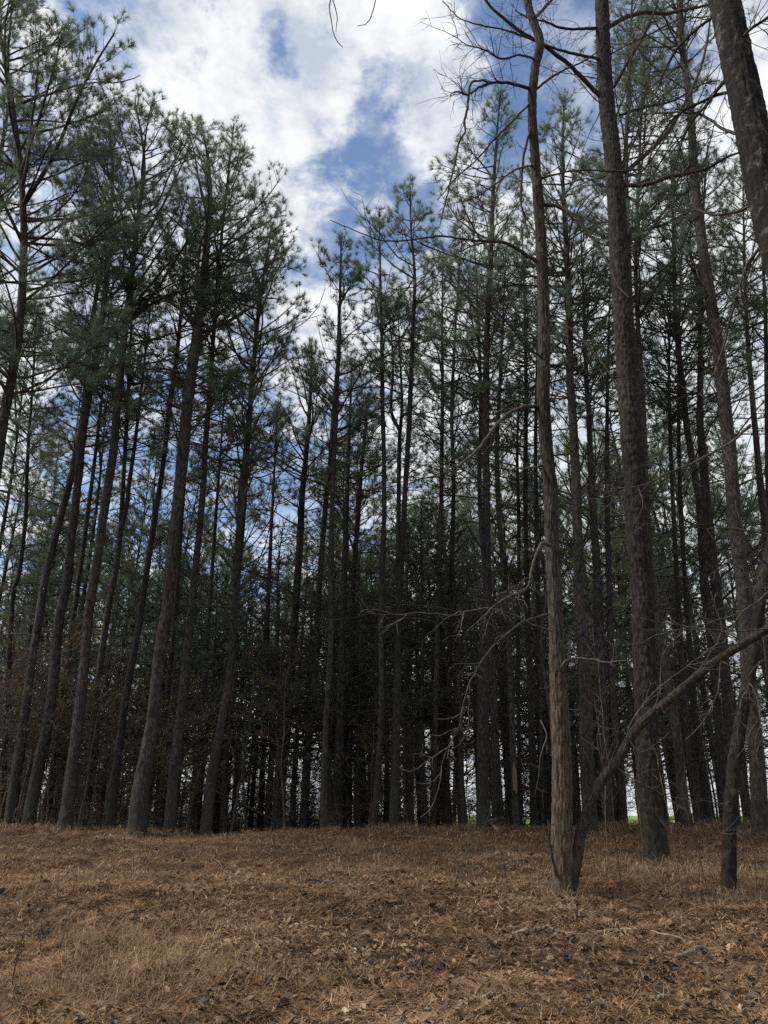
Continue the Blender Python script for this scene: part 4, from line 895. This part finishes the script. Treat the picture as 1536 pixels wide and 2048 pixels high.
# extra bare shoots poking out of the far left crown, and a twig hanging in from overhead
def twig_thing(name, label, cat, d, curves, mat, seed, n=0, l=.3, group=None):
    rng = np.random.default_rng(seed)
    b = W(curves[0][0][0], curves[0][0][1], d); root = empty(name, b, label, cat, group)
    g = Geo()
    for c_ in curves:
        c = curve(c_, d, b, 0.003, rng); g.tubes(c[:, :3], c[:, 3], 6, 0)
        if n: twigs_on(g, c[:, :3], c[:, 3].mean(), rng, n, l, 1)
    o = g.build(name, [mat])
    o.location = [float(q) for q in b]
    bpy.data.objects.remove(root)
    return tag(o, label, cat, group)
twig_thing('drooping_twig', 'thin bare drooping twig hanging into the sky at the top edge, looped one', 'twig', 5.0,
    [[(668,-90,4),(663,-20,3),(660,20,2.5),(662,45,2.2),(670,75,2),(678,88,1.8),(686,95,1.2)], [(663,-10,2.5),(670,15,2.2),(675,32,2),(673,50,1.6),(672,63,1.2)]], M_TWIG, 1)
twig_thing('drooping_twig', 'short bare hooked twig at the top edge beside the looped one', 'twig', 5.0,
    [[(752,-90,4),(751,-10,2.5),(748,18,2.2),(742,34,2),(735,46,1.8),(724,52,1.5),(714,52,1.2)]], M_TWIG, 2)
# ------------------------------------------------------------------ things on the ground
def on_ground(px, py, lift):
    p = G(px, py); p[2] = float(gz_fine(p[0], p[1])) + lift; return p
def stick(name, label, cat, pts, mat, seed, n=3, l=.2, group=None, lift=0.03, sides=8):
    rng = np.random.default_rng(seed)
    P = []
    for (px, py, w) in pts:
        p = on_ground(px, py, lift); P.append([*p, 0.5 * px2m(w, p)])
    P = np.array(P); b = P[0, :3].copy(); P[:, :3] -= b
    c = resample(P, 0.05); c[:, :3] += rng.normal(0, 0.004, (len(c), 3)); c[:, 3] *= 1 + rng.normal(0, 0.07, len(c))
    g = Geo(); g.tubes(c[:, :3], c[:, 3], sides, 0)
    for e, s in ((0, 1), (-1, -1)):
        k = len(c) * sides
        idx = np.arange(sides) + (0 if e == 0 else (len(c) - 1) * sides); g.f.append(idx[None, ::s]); g.m.append(0)
    if n: twigs_on(g, c[:, :3], c[:, 3].mean(), rng, n, l, 1, 0, 0.1)
    o = g.build(name, [mat]); o.location = [float(q) for q in b]
    return tag(o, label, cat, group)
SG = 'fallen sticks on the clearing floor'
stick('fallen_stick', 'long pale stick lying across the leaf litter in front of the brown tree', 'stick', [(1022,1872,5),(1080,1874,6),(1150,1872,6),(1185,1866,6),(1240,1868,5),(1300,1876,4),(1395,1888,3)], M_STICK, 1, 5, .3, SG)
stick('fallen_stick', 'short chunky bleached branch piece right of the long pale stick', 'stick', [(1350,1921,8),(1375,1916,10),(1398,1909,11),(1420,1908,9)], M_STICK, 2, 2, .2, SG, .05)
stick('fallen_stick', 'thin pale stick at the bottom edge beside the straw-coloured grass tuft', 'stick', [(850,2040,5),(900,2032,6),(950,2022,6),(1005,2008,5)], M_STICK, 3, 2, .2, SG)
stick('fallen_stick', 'dark rotten stick to the right of the brown tree foot', 'stick', [(1250,1822,7),(1275,1826,8),(1300,1832,6)], M_TWIG, 4, 1, .2, SG)
stick('fallen_stick', 'pale curved stick lying at the wood edge near the straight grey pine', 'stick', [(968,1660,5),(982,1658,6),(997,1667,5)], M_STICK, 5, 0, .2, SG)
stick('fallen_stick', 'thin grey twig lying under the long pale stick', 'stick', [(1260,1888,3),(1310,1894,3),(1380,1904,2)], M_GREYTWIG, 6, 3, .2, SG)
stick('fallen_stick', 'brown broken stick on the rise left of the brown tree', 'stick', [(800,1680,6),(850,1676,6),(905,1684,5)], M_BROWNTWIG, 7, 3, .25, SG)
stick('fallen_stick', 'small pale stick low in the middle foreground', 'stick', [(1310,2018,6),(1330,2014,7)], M_STICK, 8, 0, .2, SG)
def leaning(name, label, d, a, b, w, mat, seed, n=6):
    rng = np.random.default_rng(seed); A = W(*a, d); B = W(*b, d + 0.6); base = A.copy(); L = np.linspace(0, 1, 12)[:, None]
    P = (B - A) * L; P += rng.normal(0, 0.012, P.shape); g = Geo(); r = 0.5 * px2m(w, A)
    g.tubes(P, r * np.linspace(1, .7, 12), 9, 0); twigs_on(g, P, r * .6, rng, n, .5, 1)
    o = g.build(name, [mat]); o.location = [float(q) for q in base]; tag(o, label, 'fallen tree')
leaning('fallen_tree', 'thin dead tree fallen slantwise among the dark trunks, below the evergreens', 17.0, (600, 1668), (352, 1540), 6, M_TWIG, 11)
leaning('dead_pole', 'pale dead stem leaning right beside the shaded thin pine', 16.8, (462, 1662), (503, 1440), 6, M_GREYTWIG, 12)
leaning('dead_pole', 'dead stem leaning against the slim pine near the thickest left trunk', 16.4, (205, 1664), (232, 1480), 8, M_GREYTWIG, 13)
leaning('dead_pole', 'thin lichened dead pole slanting down left of the crooked tree top', 15.5, (1436, 1400), (1352, 1265), 6, M_LICHEN, 14)

def stem(label, px, py, h, lean, mat, seed, n, l, w=4, name='dead_weed', group='dead weed stems in the clearing'):
    rng = np.random.default_rng(seed); b = on_ground(px, py, -0.02)
    P = grow(np.zeros((1, 3)), np.array([[lean, 0.05, 1.0]]), np.array([h]), 14, 0.05, 0.06, rng)[0]
    g = Geo(); r = 0.32 * px2m(w, b); g.tubes(P, r * np.linspace(1, .35, 14), 6, 0)
    if n: twigs_on(g, P, r * .7, rng, n, l, 2, 0, 0.2, 0.3, (.3, .9))
    o = g.build(name, [mat]); o.location = [float(q) for q in b]; tag(o, label, 'plant stem', group)
for k, (lab, px, py, h, ln, m_, n, l, w) in enumerate([
  ('dark upright broken stem at the lower left edge', 24, 1985, .42, -.03, M_TWIG, 0, 0, 5),
  ('dark broken weed stem rising from the lower left grass clump', 117, 1925, .36, .03, M_TWIG, 1, .1, 4),
  ('thin brown weed stem near the dark broken one', 80, 1915, .38, .05, M_BROWNTWIG, 2, .12, 3),
  ('small withered weed with rusty leaves in the middle of the clearing', 318, 1830, .30, .02, M_BROWNTWIG, 6, .12, 4),
  ('fine rusty seed stalk on the left part of the rise', 107, 1725, .55, -.03, M_BROWNTWIG, 10, .25, 3),
  ('black double stem at the bottom edge right of the grass tuft', 1185, 2046, .16, .03, M_TWIG, 1, .1, 5),
  ('leaning black stem at the bottom edge beside the double stem', 1200, 2046, .2, .4, M_TWIG, 1, .1, 5),
  ('twiggy dead weed with spreading arms left of the brown tree', 905, 1785, .85, .45, M_TWIG, 14, .35, 4),
  ('dead weed bending over, between the spreading weed and the brown tree', 1022, 1790, .55, -.35, M_TWIG, 8, .3, 4)]):
    stem(lab, px, py, h, ln, m_, 60 + k, n, l, w)
for k, (lab, px, py, h, ln, n, w) in enumerate([
  ('slim pale sapling just right of the slanting stem foot', 1245, 1800, 2.6, -.03, 16, 5),
  ('slim brown sapling crossing the slanting stem foot', 1225, 1765, 2.3, -.06, 14, 4),
  ('wispy sapling in front of the scaly giant foot', 1290, 1780, 1.3, .06, 12, 3),
  ('wispy upright sapling between the scaly giant and the crooked tree', 1365, 1790, 1.5, .02, 14, 4),
  ('curved thin sapling leaning left beside the crooked tree', 1425, 1800, 1.3, -.12, 14, 4),
  ('thin sapling in the grass right of the crooked tree', 1515, 1790, 1.2, .05, 14, 4),
  ('small leafless shoot right beside the brown tree foot', 1175, 1770, .9, .08, 10, 3)]):
    stem(lab, px, py, h, ln, M_BROWNTWIG, 80 + k, n, .35, w, 'sapling', 'saplings in the grass of the right foreground')

def cone_geo(rng):
    g = Geo(); n = 70; i = np.arange(n); t = (i + .5) / n; a = i * 2.39996
    r = 0.030 * np.sin(np.pi * (0.12 + 0.83 * t)) + .004; z = 0.095 * (t - .5)
    g.tubes(np.stack([0 * np.linspace(0, 1, 6), 0 * np.linspace(0, 1, 6), np.linspace(-.046, .046, 6)], 1), 0.016 * np.sin(np.pi * np.linspace(.12, .95, 6)) + .002, 8, 0)
    c = np.stack([np.cos(a) * r * .45, np.sin(a) * r * .45, z], 1); tip = np.stack([np.cos(a) * r, np.sin(a) * r, z + .010], 1)
    s = np.stack([-np.sin(a), np.cos(a), 0 * a], 1) * .009; u = np.array([0, 0, .005])
    v = np.stack([c - s * .5, c + s * .5, tip + s, tip - s, c - s * .5 - u, c + s * .5 - u, tip + s - u, tip - s - u], 1).reshape(-1, 3)
    k = i[:, None] * 8
    for q in ([0, 1, 2, 3], [7, 6, 5, 4], [3, 2, 6, 7], [0, 3, 7, 4], [1, 5, 6, 2]): g.f.append(k + np.array([q]) + g.n); g.m.append(0)
    g.v.append(v.astype(np.float32)); g.n += len(v)
    return g
cm = cone_geo(np.random.default_rng(2)).mesh('pine_cone', [M_CONE])
for k, (lab, px, py) in enumerate([('brown pine cone at the bottom edge, left of the middle', 567, 2030), ('pine cone lying in dark leaves in the middle foreground', 863, 1938), ('pine cone in the straw left of the bleached branch piece', 1180, 1942), ('pine cone on the left of the clearing near the weed stems', 270, 1850)]):
    o = bpy.data.objects.new('pine_cone', cm); COL.objects.link(o); p = on_ground(px, py, .03); o.location = [float(q) for q in p]; o.rotation_euler = (1.4, .2 * k, 1.3 * k + .4)
    tag(o, lab, 'pine cone', 'pine cones on the clearing floor')

litter()

# ------------------------------------------------------------------ sky and light
SUN_EL, SUN_AZ = math.radians(50), math.radians(-92)     # azimuth from straight ahead, negative to the left
sd = Vector((math.sin(SUN_AZ) * math.cos(SUN_EL), math.cos(SUN_AZ) * math.cos(SUN_EL), math.sin(SUN_EL)))
w = bpy.data.worlds.new('World'); sc.world = w; w.use_nodes = True
nt = w.node_tree; nt.nodes.clear(); Lk = nt.links.new
out = nt.nodes.new('ShaderNodeOutputWorld'); bg = nt.nodes.new('ShaderNodeBackground'); bg.inputs['Strength'].default_value = 0.1
sky = nt.nodes.new('ShaderNodeTexSky'); sky.sky_type = 'NISHITA'; sky.sun_disc = False; sky.sun_elevation = SUN_EL; sky.sun_rotation = SUN_AZ
sky.air_density = 1.0; sky.dust_density = 0.5; sky.ozone_density = 1.0
tc = nd(nt, 'ShaderNodeTexCoord'); sx = nd(nt, 'ShaderNodeSeparateXYZ'); Lk(tc.outputs['Generated'], sx.inputs[0])
def M(op, a=None, b=None, c=None, clamp=False):
    n = nt.nodes.new('ShaderNodeMath'); n.operation = op; n.use_clamp = clamp
    for i, q in enumerate((a, b, c)):
        if q is None: continue
        if isinstance(q, (int, float)): n.inputs[i].default_value = q
        else: Lk(q, n.inputs[i])
    return n.outputs[0]
zz = M('MAXIMUM', M('ADD', sx.outputs[2], 0.22), 0.05)
cx = M('DIVIDE', sx.outputs[0], zz); cy = M('DIVIDE', sx.outputs[1], zz)
cb = nd(nt, 'ShaderNodeCombineXYZ'); Lk(cx, cb.inputs[0]); Lk(cy, cb.inputs[1]); cb.inputs[2].default_value = 3.7
def fbm(scale, detail, rough, dist, off=0.0):
    a = nd(nt, 'ShaderNodeMapping'); a.inputs['Location'].default_value = (off, off * 1.7, off); Lk(cb.outputs[0], a.inputs[0])
    n = nd(nt, 'ShaderNodeTexNoise', Scale=scale, Detail=detail, Roughness=rough, Distortion=dist); Lk(a.outputs[0], n.inputs['Vector']); return n.outputs['Fac']
nA = fbm(5.0, 10, 0.60, 0.1); nB = fbm(12.0, 12, 0.62, 0.2, 4.0); nC = fbm(7.0, 10, 0.60, 0.1, 9.0); nD = fbm(30.0, 8, 0.65, 0.2, 2.0)
low = M('MULTIPLY', M('SUBTRACT', 0.20, sx.outputs[2], None, True), 3.5)
dens = M('ADD', M('ADD', low, M('MULTIPLY_ADD', nA, 3.0, -0.92)), M('ADD', M('MULTIPLY_ADD', nB, 2.0, -1.0), M('MULTIPLY_ADD', nD, 0.9, -0.45)))
BLUE = [(775,200,1.8,.45),(735,260,1.6,.25),(690,430,3.4,.25),(200,60,2.0,.2),(330,150,1.6,.14),(620,300,1.6,.2),(660,330,2.6,.22),(835,345,1.8,.25),(862,405,2.2,.36),(760,290,1.6,.2),(480,110,2.4,.36),(545,95,1.6,.3),(1080,140,5.0,.5),(1180,230,5.5,.42),(950,330,4.0,.28),(1330,170,4,.22),(180,1030,5,.4),(440,1060,6,.42),(480,880,5,.40),(260,900,5,.36),(620,980,5,.30),(780,720,4,.32),(330,700,5,.2),(100,40,2.4,.3),(215,90,1.6,.14),(400,60,2,.16)]
WHITE = [(895,200,2.4,.24),(920,90,3.0,.2),(300,90,5,.14),(560,260,4,.2),(650,60,4,.16),(800,60,3,.2),(540,600,5,.22),(110,1010,3,.1),(1350,420,8,.3),(1300,900,14,.35),(1000,1000,8,.25),(60,850,6,.3),(1500,1300,14,.3)]
WHITE += [(875,240,3.2,.45),(630,420,2.5,.2),(905,300,2.2,.2),(600,170,3,.2),(720,120,2,.2),(500,330,4,.2)]
for lst, sg in ((BLUE, -1), (WHITE, 1)):
    for px, py, ra, amt in lst:
        v = Vector(ray(px, py)).normalized()
        dp = nt.nodes.new('ShaderNodeVectorMath'); dp.operation = 'DOT_PRODUCT'; Lk(tc.outputs['Generated'], dp.inputs[0]); dp.inputs[1].default_value = v
        mr = nd(nt, 'ShaderNodeMapRange', _interpolation_type='SMOOTHSTEP'); mr.inputs['From Min'].default_value = math.cos(math.radians(ra * 1.8)); mr.inputs['From Max'].default_value = math.cos(math.radians(ra * 0.3))
        mr.inputs['To Max'].default_value = sg * amt; Lk(dp.outputs['Value'], mr.inputs['Value'])
        dens = M('ADD', dens, mr.outputs[0])
mask = nd(nt, 'ShaderNodeMapRange', _interpolation_type='SMOOTHSTEP'); mask.inputs['From Min'].default_value = 0.0; mask.inputs['From Max'].default_value = 0.74; Lk(dens, mask.inputs['Value'])
shd = M('ADD', M('MULTIPLY_ADD', nC, 1.9, -0.42), M('ADD', M('MULTIPLY_ADD', nB, 1.0, -0.5), M('MULTIPLY_ADD', nD, 0.5, -0.25)))
crp = ramp(nt, [(0.20, (3.1, 3.45, 4.05)), (0.53, (4.8, 4.98, 5.2)), (0.92, (6.3, 6.3, 6.3))]); Lk(shd, crp.inputs[0])
mx = nd(nt, 'ShaderNodeMixRGB'); gn = nd(nt, 'ShaderNodeMixRGB', _blend_type='MULTIPLY'); gn.inputs['Fac'].default_value = 1.0; gn.inputs[2].default_value = (0.90, 0.91, 0.94, 1); Lk(sky.outputs[0], gn.inputs[1])
wsp = nd(nt, 'ShaderNodeMapRange', _interpolation_type='SMOOTHSTEP'); wsp.inputs['From Min'].default_value = 0.40; wsp.inputs['From Max'].default_value = 0.74; wsp.inputs['To Max'].default_value = 0.75; Lk(fbm(8.0, 12, 0.62, 0.15, 13.0), wsp.inputs['Value'])
Lk(M('ADD', mask.outputs[0], M('MULTIPLY', wsp.outputs[0], M('SUBTRACT', 1.0, mask.outputs[0]))), mx.inputs['Fac']); Lk(gn.outputs[0], mx.inputs[1]); Lk(crp.outputs[0], mx.inputs[2])
Lk(mx.outputs[0], bg.inputs['Color']); Lk(bg.outputs[0], out.inputs[0])
sl_ = bpy.data.lights.new('sun', 'SUN'); sl_.energy = 2.7; sl_.angle = math.radians(14); sl_.color = (1.0, 0.96, 0.9)
so_ = bpy.data.objects.new('sun', sl_); COL.objects.link(so_); so_.rotation_euler = sd.to_track_quat('Z', 'Y').to_euler(); so_.location = (0, 0, 40)

# ------------------------------------------------------------------ camera and render settings
cd = bpy.data.cameras.new('camera'); co = bpy.data.objects.new('camera', cd); COL.objects.link(co); sc.camera = co
cd.sensor_fit = 'VERTICAL'; cd.sensor_height = 36.0; cd.lens = 36.0 * F / 2048.0; cd.clip_start = 0.05; cd.clip_end = 10000
co.location = CAM.tolist(); co.rotation_euler = (math.pi / 2 + PITCH, 0, 0)
sc.render.resolution_x, sc.render.resolution_y = 768, 1024
vs = sc.view_settings; sc.display_settings.display_device = 'sRGB'; vs.view_transform = 'Standard'; vs.look = 'None'; vs.exposure = 0.85; vs.gamma = 1; vs.use_curve_mapping = False
sc.cycles.max_bounces = 4; sc.cycles.transparent_max_bounces = 4; sc.cycles.diffuse_bounces = 3
sc.cycles.use_denoising = False
